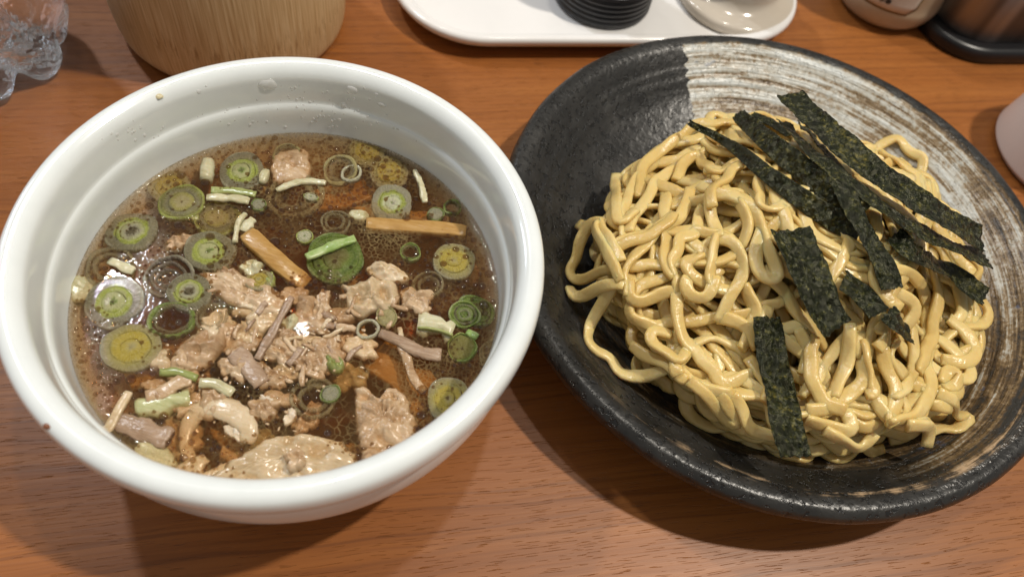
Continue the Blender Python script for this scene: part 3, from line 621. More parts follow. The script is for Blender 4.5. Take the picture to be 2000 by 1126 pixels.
chunk(565, 628, 26, 40, 20, 'leek_bit', MT['white_leek'], 'translucent white leek flake right of the thin pork shred', 'leek', .002, seed=27, rough=.3, group=GL)
chunk(372, 415, 40, 22, 20, 'leek_bit', MT['green_leek'], 'small yellow-green leek bit under the white leek strip', 'leek', .001, seed=28, rough=.3, group=GL)

# crumbs, fat flecks and bubbles: nobody could count these
rs = random.Random(41)
for i in range(26):
    cx_, cy_, sx_, sy_ = rs.choice([(545, 690, 85, 45), (545, 690, 85, 45), (440, 620, 60, 40), (620, 640, 50, 50), (480, 790, 70, 40), (350, 720, 50, 40)])
    chunk(rs.gauss(cx_, sx_), rs.gauss(cy_, sy_), rs.uniform(34, 78), rs.uniform(24, 50), rs.uniform(0, 180), 'pork_bit', MT[rs.choice(['meat', 'meat', 'meat_pale'])],
          'soft half sunken bit of simmered pork in the meat cluster at the soup centre', 'pork', rs.uniform(.0016, .0030), dz=rs.uniform(-.0014, -.0002), seed=50+i*.73, rough=.42, group='half sunken pork bits in the soup', freq=150)
for i in range(30):
    a, q = rs.uniform(0, 6.283), .068*math.sqrt(rs.random()); d = rs.uniform(.003, .008)
    p = np.array([BX+q*math.cos(a), BY+q*math.sin(a), SOUP_Z]); v_ = R3.T @ (p-np.array([0, 0, CAM_H])); x, y = 1000+FPX*v_[0]/-v_[2], 563-FPX*v_[1]/-v_[2]
    chunk(x, y, rs.uniform(50, 110), rs.uniform(35, 80), rs.uniform(0, 180), 'sunken_piece', MT[rs.choice(['meat', 'meat_pale', 'white_leek', 'menma'])],
          'amber shape of a soaked ingredient dimly seen below the broth surface', 'sunken topping', .003, dz=-d-.003, seed=150+i*.61, rough=.4, group='sunken toppings under the broth', freq=160)
rs = random.Random(99)
for i in range(34):
    cx_, cy_, sx_, sy_ = rs.choice([(540, 690, 60, 38), (540, 690, 60, 38), (470, 595, 55, 22), (740, 590, 45, 22), (640, 660, 40, 40)])
    x, y = rs.gauss(cx_, sx_), rs.gauss(cy_, sy_); a = rs.uniform(0, 3.14); l = rs.uniform(12, 26)
    strip([(x-l*math.cos(a), y-l*.8*math.sin(a)), (x+rs.uniform(-4, 4), y+rs.uniform(-4, 4)), (x+l*math.cos(a), y+l*.8*math.sin(a))], rs.uniform(5, 12), .0018, 'pork_shred', MT[rs.choice(['meat', 'meat', 'meat_pale', 'meat_dark'])],
          'small loose pork shred among the crumbs in the middle of the soup', 'pork', dz=rs.uniform(-.0006, .0008), group='loose pork shreds in the soup', rough=.1, wv=.2, power=.8, seed=300+i)
def flecks():
    vs, fs = [], []
    def ico(c, r, sx, sy, sz, seed):
        b = len(vs); t = (1+5**.5)/2
        for p in [(-1, t, 0), (1, t, 0), (-1, -t, 0), (1, -t, 0), (0, -1, t), (0, 1, t), (0, -1, -t), (0, 1, -t), (t, 0, -1), (t, 0, 1), (-t, 0, -1), (-t, 0, 1)]:
            q = Vector(p).normalized()*r*(1+.35*noise.noise(Vector(p)*1.3+Vector((seed, 0, 0))))
            vs.append((c[0]+q.x*sx, c[1]+q.y*sy, c[2]+q.z*sz))
        for f in [(0, 11, 5), (0, 5, 1), (0, 1, 7), (0, 7, 10), (0, 10, 11), (1, 5, 9), (5, 11, 4), (11, 10, 2), (10, 7, 6), (7, 1, 8), (3, 9, 4), (3, 4, 2), (3, 2, 6), (3, 6, 8), (3, 8, 9), (4, 9, 5), (2, 4, 11), (6, 2, 10), (8, 6, 7), (9, 8, 1)]:
            fs.append(tuple(b+i for i in f))
    for (cx, cy_, n, sx, sy, r) in [(540, 690, 170, 62, 40, .0008), (470, 600, 60, 50, 32, .0007), (735, 585, 50, 50, 40, .0007), (560, 800, 30, 90, 40, .0005), (810, 590, 30, 30, 16, .0007), (640, 640, 46, 40, 45, .0007), (430, 760, 40, 40, 35, .0006), (870, 690, 10, 60, 60, .0005), (330, 700, 16, 60, 60, .0005)]:
        for i in range(int(n*.35)):
            x, y = random.gauss(cx, sx), random.gauss(cy_, sy)
            p = W(x, y, SOUP_Z)
            if math.hypot(p[0]-BX, p[1]-BY) > .073: continue
            ico((p[0], p[1], SOUP_Z-.0001), r*random.uniform(.3, 1.0), random.uniform(.6, 2.6), random.uniform(.6, 2.2), random.uniform(.35, .7), random.random()*50)
    o = mesh('pork_crumbs', vs, fs, MT['meat'], smooth=True); tag(o, 'tiny crumbs of pork and fat scattered over the soup', 'crumbs', kind='stuff')
flecks()
chunk(565, 808, 20, 26, 10, 'fat_fleck', MT['fat'], 'white jagged fat fleck in the dark broth at front centre', 'fat', .0012, seed=31, rough=.6)
chunk(520, 780, 26, 18, 10, 'fat_fleck', MT['fat'], 'pale fat fleck left of the sunken amber pork bit', 'fat', .0012, seed=32, rough=.6)
chunk(456, 842, 44, 16, 25, 'fat_fleck', MT['fat'], 'thin pale fat sliver inside the pork fat loop', 'fat', .0012, seed=33, rough=.4)

def m_bubble():
    k = M('oil_bubble')
    lw = k.n('ShaderNodeLayerWeight', Blend=.35).outputs['Facing']
    tr = k.n('ShaderNodeBsdfTransparent', Color=(.66, .54, .36)); gl = k.n('ShaderNodeBsdfGlossy', Roughness=.04); df = k.n('ShaderNodeBsdfDiffuse', Color=(.55, .45, .27))
    m1 = k.n('ShaderNodeMixShader', Fac=k.math('MULTIPLY', k.step(lw, .45, .85), .55)); k.t.links.new(tr.outputs[0], m1.inputs[1]); k.t.links.new(df.outputs[0], m1.inputs[2])
    m2 = k.n('ShaderNodeMixShader', Fac=.07); k.t.links.new(m1.outputs[0], m2.inputs[1]); k.t.links.new(gl.outputs[0], m2.inputs[2])
    k.t.links.new(m2.outputs[0], k.out.inputs['Surface']); return k.m
def bubbles():
    vs, fs = [], []; placed = []
    grid = {}
    def ok(x, y, r):
        gx, gy = int(x/.004), int(y/.004)
        for i in (-1, 0, 1):
            for j in (-1, 0, 1):
                for (a, b, c) in grid.get((gx+i, gy+j), ()):
                    if (a-x)**2+(b-y)**2 < (c+r)**2*.98: return False
        grid.setdefault((gx, gy), []).append((x, y, r)); return True
    for k in range(24000):
        if len(placed) > 1900: break
        a = random.uniform(0, 6.283); q = SOUP_R*.975*math.sqrt(random.random()); x, y = q*math.cos(a), q*math.sin(a)
        dens = noise.fractal(Vector((x*38, y*38, 2.2)), 1, 2, 2) + (.5 if q > .062 else 0) + (.15 if y > 0 else -.12)
        if dens < .0: continue
        r = min(.0021, max(.0003, random.lognormvariate(math.log(.00060), .55)))
        if any((x-a_)**2+(y-b_)**2 < c_*c_ for a_, b_, c_ in KEEP): continue
        if q + r > SOUP_R-.0005 or not ok(x, y, r): continue
        placed.append((x, y, r))
        b = len(vs); nu = 8 if r < .0008 else 12
        for (f, z) in ((1, -.2), (.93, .18), (.66, .42), (.3, .55)):
            for i in range(nu):
                t = 2*math.pi*i/nu; vs.append((BX+x+r*f*math.cos(t), BY+y+r*f*math.sin(t), SOUP_Z+.0001+r*z*.8))
        vs.append((BX+x, BY+y, SOUP_Z+.0001+r*.46))
        for q2 in range(3):
            for i in range(nu): fs.append((b+q2*nu+i, b+q2*nu+(i+1) % nu, b+(q2+1)*nu+(i+1) % nu, b+(q2+1)*nu+i))
        for i in range(nu): fs.append((b+3*nu+i, b+3*nu+(i+1) % nu, b+4*nu))
    o = mesh('foam_bubbles', vs, fs, m_bubble()); tag(o, 'small round oil bubbles and foam on the soup surface', 'bubbles', kind='stuff')
bubbles()

# droplets on the bowl's inside wall and marks on its rim
def m_drop():
    k = M('water_drop')
    tr = k.n('ShaderNodeBsdfTransparent', Color=(.97, .97, .96)); gl = k.n('ShaderNodeBsdfGlossy', Roughness=.05); df = k.n('ShaderNodeBsdfDiffuse', Color=(.95, .95, .94))  # white diffuse share paints in the brightness of light refracted by the drops
    m1 = k.n('ShaderNodeMixShader', Fac=.45); k.t.links.new(tr.outputs[0], m1.inputs[1]); k.t.links.new(df.outputs[0], m1.inputs[2])
    m2 = k.n('ShaderNodeMixShader', Fac=.06); k.t.links.new(m1.outputs[0], m2.inputs[1]); k.t.links.new(gl.outputs[0], m2.inputs[2])
    k.t.links.new(m2.outputs[0], k.out.inputs['Surface']); return k.m
MT['drop'] = m_drop()
INNER = [(z, r) for r, z in ((.0770, .050), (.0776, .0590), (.0782, .0620), (.0793, .0635), (.0795, .0650), (.0800, .0720), (.0808, .0768))]
def wall_hit(px, py):
    """where the pixel's ray meets the bowl's inner wall"""
    for z in np.linspace(.0775, .049, 120):
        p = W(px, py, z); r = math.hypot(p[0]-BX, p[1]-BY)
        if r > np.interp(z, [a for a, _ in INNER], [b for _, b in INNER]) - .0001: return p if z < .0774 else None
    return None
def dropgeo(px, py, wpx, hpx, vs, fs, seed):
    p = wall_hit(px, py)
    if p is None: return
    a = math.atan2(p[1]-BY, p[0]-BX)
    n = np.array([-math.cos(a), -math.sin(a), .05]); s = np.array([-math.sin(a), math.cos(a), 0]); u = np.array([0, 0, 1.])
    b = len(vs); nu = 12
    for (f, h) in ((1, -.05), (.92, .12), (.6, .30), (.25, .38)):
        for i in range(nu):
            t = 2*math.pi*i/nu; wob = 1+.3*noise.noise(Vector((math.cos(t)*1.2+seed, math.sin(t)*1.2, 0)))
            vs.append(p + s*math.cos(t)*f*wob*wpx*.000095 + u*math.sin(t)*f*wob*hpx*.00013 + n*h*min(wpx, hpx)*.00012)
    vs.append(p + n*.40*min(wpx, hpx)*.00012)
    for q in range(3):
        for i in range(nu): fs.append((b+q*nu+i, b+q*nu+(i+1) % nu, b+(q+1)*nu+(i+1) % nu, b+(q+1)*nu+i))
    for i in range(nu): fs.append((b+3*nu+i, b+3*nu+(i+1) % nu, b+4*nu))
for (x, y, w, h, lab) in [(523, 166, 40, 22, 'largest water droplet high on the back inside wall of the white bowl'), (626, 147, 14, 16, 'upright droplet near the rim right of the largest droplet'),
    (687, 176, 26, 16, 'wide droplet on the back right inside wall of the white bowl'), (388, 180, 12, 12, 'round droplet on the back left inside wall of the white bowl'),
    (671, 206, 14, 13, 'droplet just below the wide droplet on the back wall'), (745, 205, 20, 10, 'smeared droplet at the right end of the row on the back wall'), (735, 185, 9, 9, 'tiny droplet above the smeared droplet on the back wall')]:
    vs, fs = [], []; dropgeo(x, y, w, h, vs, fs, x*.1); o = recalc(mesh('water_droplet', vs, fs, MT['drop'])); tag(o, lab, 'droplet', 'droplets on the bowl wall')
vs, fs = [], []
for i in range(120):
    x = random.gauss(600, 110); y = random.gauss(222, 14) + ((x-560)/330)**2*55 if i > 40 else random.uniform(160, 205)
    dropgeo(x, y, random.uniform(3, 8), random.uniform(3, 7), vs, fs, i*.7)
for i in range(26): dropgeo(random.gauss(240, 30), random.gauss(258, 14), random.uniform(4, 8), random.uniform(3, 7), vs, fs, i*.9)
o = recalc(mesh('water_spray', vs, fs, MT['drop'])); tag(o, 'fine spray of tiny droplets on the inside wall of the white bowl', 'droplets', kind='stuff')
def rimspot(px, py, w, h, m, label, z=RIM_Z):
    c = W(px, py, z); vs, fs = [], []; nu = 14
    for (f, hh) in ((1, -.0003), (.8, .0002), (.4, .0004)):
        for i in range(nu):
            t = 6.2832*i/nu; wob = 1+.35*noise.noise(Vector((math.cos(t)*1.4+px, math.sin(t)*1.4, 0)))
            vs.append((c[0]+math.cos(t)*f*wob*w*.00009, c[1]+math.sin(t)*f*wob*h*.00009, c[2]+hh))
    vs.append((c[0], c[1], c[2]+.00045))
    for q in range(2):
        for i in range(nu): fs.append((q*nu+i, q*nu+(i+1) % nu, (q+1)*nu+(i+1) % nu, (q+1)*nu+i))
    for i in range(nu): fs.append((2*nu+i, 2*nu+(i+1) % nu, 3*nu))
    o = recalc(mesh('sauce_speck', vs, fs, m)); tag(o, label, 'speck')
rimspot(92, 831, 15, 11, MT['speck'], 'brown sauce speck on the left front rim of the white bowl', .0796)
MT['stain'] = m_plain('pale_yellow_stain', (.62, .54, .33), .3, .05)
rimspot(310, 187, 17, 14, MT['stain'], 'pale yellow stain on the back left rim of the white bowl', .0790)

# ================================================================== NOODLE PLATE
PX_, PY_ = .1124, .2320
plate_prof = smooth_prof([(.0001, .003), (.048, .003), (.050, 0), (.055, 0), (.058, .004), (.078, .0095), (.100, .0165), (.116, .0235), (.1240, .0280), (.1272, .0325), (.1268, .0365), (.1238, .0390), (.1195, .0385), (.1160, .0365),
    (.1110, .0325), (.1050, .0280), (.0960, .0215), (.0800, .0145), (.0600, .0108), (.0300, .0096), (.0001, .0094)], 6)
def pwob(a, r, z, j):
    f = (r/.127)**3
    return r*(1+f*(.006*noise.noise(Vector((math.cos(a)*1.3, math.sin(a)*1.3, 4)))+.0025*noise.noise(Vector((math.cos(a)*6, math.sin(a)*6, 9))))), z + f*.0010*noise.noise(Vector((math.cos(a)*1.5, math.sin(a)*1.5, 7))) + .00012*math.sin(r*1400)*(1 if (.03 < r < .112 and j > 60) else 0)
plate = lathe('noodle_plate', plate_prof, MT['plate'], n=200, loc=(PX_, PY_, 0), wob=pwob)
tag(plate, 'black speckled stoneware plate with a brushed white and brown side, holding noodles', 'plate')
PR = [.0001, .03, .06, .08, .096, .105, .111, .116, .1195]; PZ = [.0094, .0096, .0108, .0145, .0215, .0280, .0325, .0365, .0385]

# ---------------------------------------------------------------- noodles, laid one on another over a height map
def m_noodle():
    k = M('boiled_noodle'); g = k.co()
    n = k.noise(g, 70, 3); n2 = k.noise(g, 420, 3, .6)
    oi = k.n('ShaderNodeObjectInfo').outputs['Random']
    f = k.math('ADD', n, k.math('MULTIPLY', k.math('SUBTRACT', oi, .5), .35))
    col = k.ramp(f, [(.25, (.60, .42, .145)), (.5, (.66, .485, .185)), (.75, (.71, .555, .25))])
    k.p(Base_Color=col, Roughness=.25, Normal=k.bump(n2, .6, .0006), Subsurface_Weight=.6, Subsurface_Radius=(1.0, .68, .34), Subsurface_Scale=.0030, Specular_IOR_Level=.42)
    return k.m
MT['noodle'] = m_noodle()
CELL = .0006; GX0, GY0, GN = PX_-.125, PY_-.125, int(.25/CELL)
gy_, gx_ = np.mgrid[0:GN, 0:GN]; wx_, wy_ = GX0+gx_*CELL, GY0+gy_*CELL
H = np.interp(np.hypot(wx_-PX_, wy_-PY_), PR, PZ)
MCX, MCY, MA, MB = PX_+.001, PY_-.018, .086, .084            # the heap's footprint
def mound(x, y, lift=0.0):
    d2 = ((x-MCX)/MA)**2+((y-MCY)/MB)**2
    return .012 + lift + .034*np.clip(1-d2, 0, 1)**.62
core = mound(wx_, wy_, -.0072)*(((wx_-MCX)/(MA*.9))**2+((wy_-MCY)/(MB*.9))**2 < 1)
H = np.maximum(H, core)
def hget(x, y):
    i = int(round((y-GY0)/CELL)); j = int(round((x-GX0)/CELL))
    return H[min(max(i, 0), GN-1), min(max(j, 0), GN-1)]
def heap_core():
    n, kx = 64, 16; vs, fs = [], []
    for q in range(kx):
        s = 1-q/(kx-1)*.985
        for i in range(n):
            a = 6.28318*i/n; x, y = MCX+MA*.82*s*math.cos(a), MCY+MB*.82*s*math.sin(a)
            z = float(mound(np.array(x), np.array(y), -.0086))+.0022*noise.noise(Vector((x*150, y*150, 0)))
            vs.append((x, y, max(z, np.interp(math.hypot(x-PX_, y-PY_), PR, PZ)+.0004)))
    for q in range(kx-1):
        for i in range(n): fs.append((q*n+i, q*n+(i+1) % n, (q+1)*n+(i+1) % n, (q+1)*n+i))
    fs.append(tuple((kx-1)*n+i for i in range(n)))
    o = recalc(mesh('noodle_mass', vs, fs, MT['noodle'])); tag(o, 'packed inside of the noodle heap seen through gaps between strands', 'noodles', kind='stuff')
heap_core()
off = [(dx, dy) for dx in range(-4, 5) for dy in range(-4, 5) if dx*dx+dy*dy <= 18]
OX = np.array([a for a, _ in off]); OY = np.array([b for _, b in off]); OD = np.hypot(OX, OY)/4.3
NOODLE_GROUP = 'noodle strands heaped on the plate'
ncount = 0
def lay(P2, label=None, hw=.0025, ht=.0013, squash=.3, seedn=0):
    """drop one strand with plan path P2 (n x 2) on the height map"""
    global ncount
    r0 = np.random.default_rng(1000+seedn)
    P2 = resample(P2, .0016); n = len(P2)
    if n < 6: return
    for _ in range(3):
        P2[1:-1] = .25*P2[:-2]+.5*P2[1:-1]+.25*P2[2:]
    s = np.arange(n)*.0016
    # chijire: the kinks of the noodle
    T = np.gradient(P2, axis=0); T /= np.linalg.norm(T, axis=1)[:, None]+1e-9; Nn = np.stack([-T[:, 1], T[:, 0]], 1)
    ph = r0.uniform(0, 6.28); am = r0.uniform(.0002, .0006)
    env = np.minimum(1, np.minimum(s, s[-1]-s)/.006)
    P2 = P2 + Nn*(am*env*np.sin(s/r0.uniform(.0021, .0032)+ph+1.2*np.sin(s/.009+ph)))[:, None]
    ii = np.clip(np.round((P2[:, 1]-GY0)/CELL).astype(int), 6, GN-7); jj = np.clip(np.round((P2[:, 0]-GX0)/CELL).astype(int), 6, GN-7)
    foot = H[ii[:, None]+OY[None], jj[:, None]+OX[None]]
    base = np.percentile(foot, 66, axis=1)
    mx = np.array([base[max(0, i-2):i+3].max() for i in range(n)])
    k = np.exp(-.5*(np.arange(-12, 13)/3.6)**2); k /= k.sum()
    z = np.convolve(np.pad(mx, 12, mode='edge'), k, 'valid')
    z = np.maximum(z, base-.0012) + ht*squash
    z = np.convolve(np.pad(z, 3, mode='edge'), np.ones(7)/7, 'valid')
    flo = np.interp(np.hypot(P2[:, 0]-PX_, P2[:, 1]-PY_), PR, PZ) + ht*.85
    z = np.maximum(z, flo)
    if label is None: z = np.maximum(z - ht*2.4*(np.exp(-s/.0045)+np.exp(-(s[-1]-s)/.0045)), flo)
    z = z + .0003*env*np.sin(s/.0031+ph*2)
    wv = hw*(1+.06*np.sin(s/.0032+ph)+.05*r0.normal(0, 1, n).cumsum()/max(1, n**.5))
    tv = ht*(1+.08*np.sin(s/.0041+ph*3))
    tw = np.interp(s, np.linspace(0, s[-1], max(3, int(s[-1]/.018)+2)), r0.normal(0, .55, max(3, int(s[-1]/.018)+2)))
    # surface normals of the heap so a strand lies flat on its slope
    gi = np.clip(ii, 8, GN-9); gj = np.clip(jj, 8, GN-9)
    dx = (H[gi, gj+7]-H[gi, gj-7])/(14*CELL); dy = (H[gi+7, gj]-H[gi-7, gj])/(14*CELL)
    NN = np.stack([-.7*dx, -.7*dy, np.ones(n)], 1); kk = np.ones(13)/13
    NN = np.stack([np.convolve(np.pad(NN[:, c], 6, mode='edge'), kk, 'valid') for c in range(3)], 1); NN /= np.linalg.norm(NN, axis=1)[:, None]
    P = np.column_stack([P2, z])
    o = sweep('noodle', P, wv, tv, MT['noodle'], sides=10, twist=tw, normals=NN, power=.62, taper=.93)
    tag(o, label or 'wavy pale yellow noodle strand tangled among the others in the heap on the plate', 'noodle', NOODLE_GROUP)
    prof = ht*.55*np.sqrt(np.clip(1-OD**2, 0, 1))
    for i in range(n):
        a, b = ii[i]+OY, jj[i]+OX
        H[a, b] = np.maximum(H[a, b], z[i]+prof-.0004*(OD > .8))
    ncount += 1

def random_strand(i, layer):
    r0 = np.random.default_rng(5000+i)
    a = r0.uniform(0, 6.283); q = math.sqrt(r0.uniform(.02, .95)) if layer else math.sqrt(r0.uniform(.3, 1))
    x, y = MCX+MA*.93*q*math.cos(a), MCY+MB*.93*q*math.sin(a)
    n = int(r0.uniform(70, 150) if i < 130 else r0.uniform(110, 190)); P = []
    off_ = r0.normal(0, .35) + (math.pi if r0.random() < .5 else 0); loose = r0.random()
    c1, c2, p1, p2 = r0.normal(0, .018), r0.uniform(.015, .05), r0.uniform(0, 6.28), r0.uniform(12, 24)
    def flow(x, y): return math.atan2(y-MCY, x-MCX) + 1.5*noise.noise(Vector((x*17, y*17, 3.3+.5*layer))) + off_
    hd = flow(x, y)
    for k in range(n):
        P.append((x, y)); hd += c1 + c2*math.sin(k/p2*2+p1)
        df = (flow(x, y)-hd+math.pi) % (2*math.pi)-math.pi
        if loose < .6: hd += .09*max(-1, min(1, df))
        dx, dy = (x-MCX)/MA, (y-MCY)/MB; d = math.hypot(dx, dy)
        if d > .88:
            inward = math.atan2(-dy, -dx); df = (inward-hd+math.pi) % (2*math.pi)-math.pi; hd += .26*np.sign(df)*min(1, abs(df))
        x += .0016*math.cos(hd); y += .0016*math.sin(hd)
    return np.array(P)
for i in range(118): lay(random_strand(i, 0 if i < 75 else 1), seedn=i)

def march(px, py, extra=.0006):
    """where the pixel's ray first meets the heap"""
    for z in np.arange(.080, .008, -.0006):
        p = W(px, py, z)
        if hget(p[0], p[1])+extra >= z: return p
    return W(px, py, .0105)
TOP = [   # strands that can be told apart in the photograph
 ([(1250, 387), (1253, 337), (1278, 302), (1310, 284), (1353, 259), (1392, 241), (1431, 238), (1480, 245)], 'noodle arching along the back left edge of the heap beside the bare black glaze'),
 ([(1227, 455), (1232, 430), (1257, 401), (1271, 373), (1289, 351), (1317, 337)], 'noodle rising up the left flank of the heap beside the separate piece'), ([(1317, 359), (1332, 330), (1360, 327), (1392, 337), (1424, 330), (1449, 327)], 'short wavy noodle lying level across the upper left of the heap'),
 ([(1303, 373), (1296, 405), (1300, 433), (1312, 450)], None), ([(1346, 373), (1335, 415), (1303, 447), (1296, 483), (1303, 522), (1312, 550)], 'noodle winding down the upper left middle of the heap'),
 ([(1363, 422), (1353, 458), (1324, 476), (1317, 511), (1321, 560), (1316, 600)], None), ([(1310, 430), (1253, 490), (1225, 522), (1211, 561), (1207, 597), (1197, 630)], 'noodle sweeping down the left flank toward the outer loops'),
 ([(1374, 501), (1339, 508), (1335, 529), (1360, 550), (1390, 560)], 'small bent noodle above the round centre loop'), ([(1221, 561), (1232, 589), (1257, 600), (1285, 582), (1310, 590)], 'noodle dipping at the left below the sweeping flank strand'),
 ([(1169, 618), (1147, 649), (1155, 680), (1191, 702), (1209, 729), (1244, 751), (1275, 760)], 'noodle running down the left front edge of the heap against the black rim'),
 ([(1222, 693), (1249, 733), (1284, 760), (1320, 755), (1345, 740)], 'noodle curving along the left front edge above the floor loop'), ([(1311, 751), (1306, 724), (1333, 700), (1350, 670)], 'stubby noodle bend under the round left front loop'),
 ([(1310, 655), (1284, 649), (1258, 671), (1258, 698), (1284, 715), (1320, 711), (1337, 690)], 'round noodle loop at the left front of the heap'),
 ([(1310, 590), (1320, 630), (1333, 671), (1355, 690), (1369, 715), (1391, 720), (1400, 747), (1435, 742), (1471, 733)], 'long kinked noodle running from the centre to the upright seaweed strip'),
 ([(1345, 745), (1329, 773), (1377, 778), (1426, 773), (1432, 765)], 'flat noodle lying level just above the front left floor loop'),
 ([(1320, 778), (1346, 818), (1382, 844), (1417, 853), (1428, 835), (1413, 809), (1386, 791)], 'noodle loop lying on the dark plate at the front left of the heap'),
 ([(1430, 770), (1440, 813), (1444, 849), (1462, 871), (1493, 880)], 'noodle hanging beside the left edge of the upright front seaweed strip'),
 ([(1404, 465), (1371, 430), (1378, 400), (1420, 383), (1452, 394), (1477, 422), (1491, 469), (1513, 529), (1516, 547), (1498, 561), (1474, 543), (1474, 490), (1484, 451)], 'long hairpin noodle loop hanging down the middle of the heap'),
 ([(1371, 440), (1371, 398), (1399, 369), (1431, 337), (1463, 322), (1488, 337)], 'noodle climbing left of the long hairpin loop toward the thin seaweed'), ([(1491, 337), (1470, 373), (1484, 401), (1505, 419), (1527, 398), (1560, 385)], 'thick kinked noodle in front of the seaweed strips at the top of the heap'),
 ([(1431, 412), (1449, 451), (1449, 483)], None), ([(1399, 462), (1392, 504), (1378, 547), (1403, 568), (1431, 575)], 'noodle bend left of the hairpin loop at mid heap'), ([(1399, 465), (1431, 476), (1452, 515), (1442, 547), (1420, 589), (1400, 630)], None),
 ([(1339, 550), (1324, 575), (1335, 600), (1367, 604), (1385, 575), (1390, 550)], 'small round noodle loop near the centre of the heap'),
 ([(1450, 560), (1470, 600), (1462, 650), (1440, 690)], 'noodle hanging left of the broad glossy seaweed piece'), ([(1400, 620), (1440, 640), (1470, 690)], None),
 ([(1573, 802), (1613, 797), (1653, 775), (1684, 740), (1680, 695)], 'noodle crossing level right of the upright front seaweed strip'), ([(1573, 820), (1591, 855), (1626, 864), (1657, 842), (1650, 800)], 'noodle cupped low at the front right of the upright seaweed strip'),
 ([(1560, 880), (1613, 908), (1650, 893), (1665, 875)], 'noodle bend lying on the plate floor beside the front seaweed strip'),
 ([(1555, 784), (1591, 740), (1626, 686), (1640, 669), (1660, 630)], 'straight noodle slanting up from the upright seaweed to the broad piece'), ([(1631, 660), (1640, 722), (1626, 775)], 'short upright noodle below the tip of the broad glossy seaweed'), ([(1693, 633), (1666, 669), (1657, 709)], None),
 ([(1671, 680), (1693, 731), (1706, 771), (1684, 775)], 'wavy noodle at the right front middle of the heap'), ([(1711, 672), (1720, 731), (1737, 775), (1737, 829), (1720, 850)], 'noodle running down the right front to the plate floor'), ([(1782, 640), (1782, 704), (1769, 749), (1740, 780)], 'noodle falling below the small grey-black seaweed scrap'),
 ([(1812, 600), (1815, 650), (1808, 704), (1817, 757), (1800, 797), (1764, 820), (1700, 850)], 'noodle draped around the right front flank of the heap'), ([(1813, 490), (1826, 567), (1813, 642), (1791, 731)], 'smooth noodle running down the right side of the heap below the long seaweed'),
 ([(1711, 513), (1706, 553), (1733, 589), (1740, 620)], 'noodle crossing over the end of a short seaweed piece'), ([(1662, 447), (1649, 500), (1622, 535), (1610, 560)], None), ([(1711, 633), (1729, 660), (1706, 686)], 'small noodle bend just left of the small grey-black scrap'),
 ([(1826, 544), (1857, 562), (1866, 606), (1871, 629), (1844, 629)], 'noodle curl at the right edge under the lowest seaweed strip'), ([(1840, 633), (1884, 655), (1906, 686), (1884, 709), (1835, 704)], 'noodle loop sticking out at the right edge of the heap'),
 ([(1835, 750), (1853, 722), (1875, 731), (1871, 753), (1838, 755)], 'small curl of noodle at the right edge below the loop'), ([(1831, 766), (1871, 780), (1888, 811), (1871, 837), (1826, 842), (1775, 833)], 'wide noodle loop at the right front resting on the brown brush marks'),
 ([(1733, 858), (1755, 877), (1773, 893)], 'short noodle end poking out at the front right'), ([(1818, 785), (1826, 815)], None),
 ([(1198, 357), (1202, 390), (1200, 419), (1212, 437), (1235, 426)], 'separate short noodle piece standing off on the black glaze at the left'),
 ([(1127, 447), (1161, 461), (1189, 483), (1214, 492), (1246, 479), (1282, 458), (1310, 430)], 'noodle end reaching out over the black glaze at the far left'),
 ([(1165, 483), (1133, 479), (1124, 504), (1113, 536), (1126, 565), (1157, 582), (1186, 597)], 'outermost noodle loop at the left edge of the heap'),
 ([(1211, 515), (1175, 494), (1143, 501), (1136, 522), (1154, 547), (1182, 550), (1193, 590)], 'second noodle loop inside the outermost left loop'), ([(1111, 565), (1126, 597), (1157, 618), (1185, 630)], 'noodle end at the far left below the outermost loop'),
 ([(1640, 340), (1690, 300), (1730, 278), (1770, 300), (1800, 330), (1812, 372), (1800, 420)], 'wavy noodle tuft showing behind the longest seaweed strip'), ([(1680, 340), (1740, 320), (1780, 350), (1790, 400)], None),
 ([(1700, 330), (1750, 345), (1790, 385), (1800, 430)], None), ([(1660, 300), (1710, 290), (1760, 315), (1795, 350), (1808, 400)], None), ([(1690, 350), (1740, 370), (1770, 410)], None), ([(1720, 300), (1765, 330), (1785, 375), (1780, 420)], None),
 ([(1500, 260), (1560, 262), (1600, 300), (1660, 330)], 'noodle running under the raised end of the longest glossy seaweed'), ([(1420, 262), (1470, 290), (1530, 300)], 'noodle at the back top under the thin pointed seaweed'), ([(1560, 640), (1580, 690), (1560, 740)], 'noodle right of the upright seaweed strip near its top end'), ([(1750, 560), (1770, 620), (1740, 690), (1760, 740)], None),
 ([(1500, 600), (1480, 650), (1500, 700)], 'noodle just left of the upright seaweed top end'), ([(1460, 700), (1500, 760), (1470, 810)], 'noodle left of the middle of the upright seaweed strip'), ([(1590, 660), (1570, 720), (1600, 780), (1640, 810)], 'noodle right of the middle of the upright seaweed strip')]
for i in range(130, 230): lay(random_strand(i, 1), seedn=i)
Hs = H.copy()
for i, (pts, lab) in enumerate(TOP):
    keep = H; H = Hs
    P = np.array([march(x, y) for x, y in pts]); H = keep
    lay(P[:, :2], lab, hw=.0026, seedn=700+i)

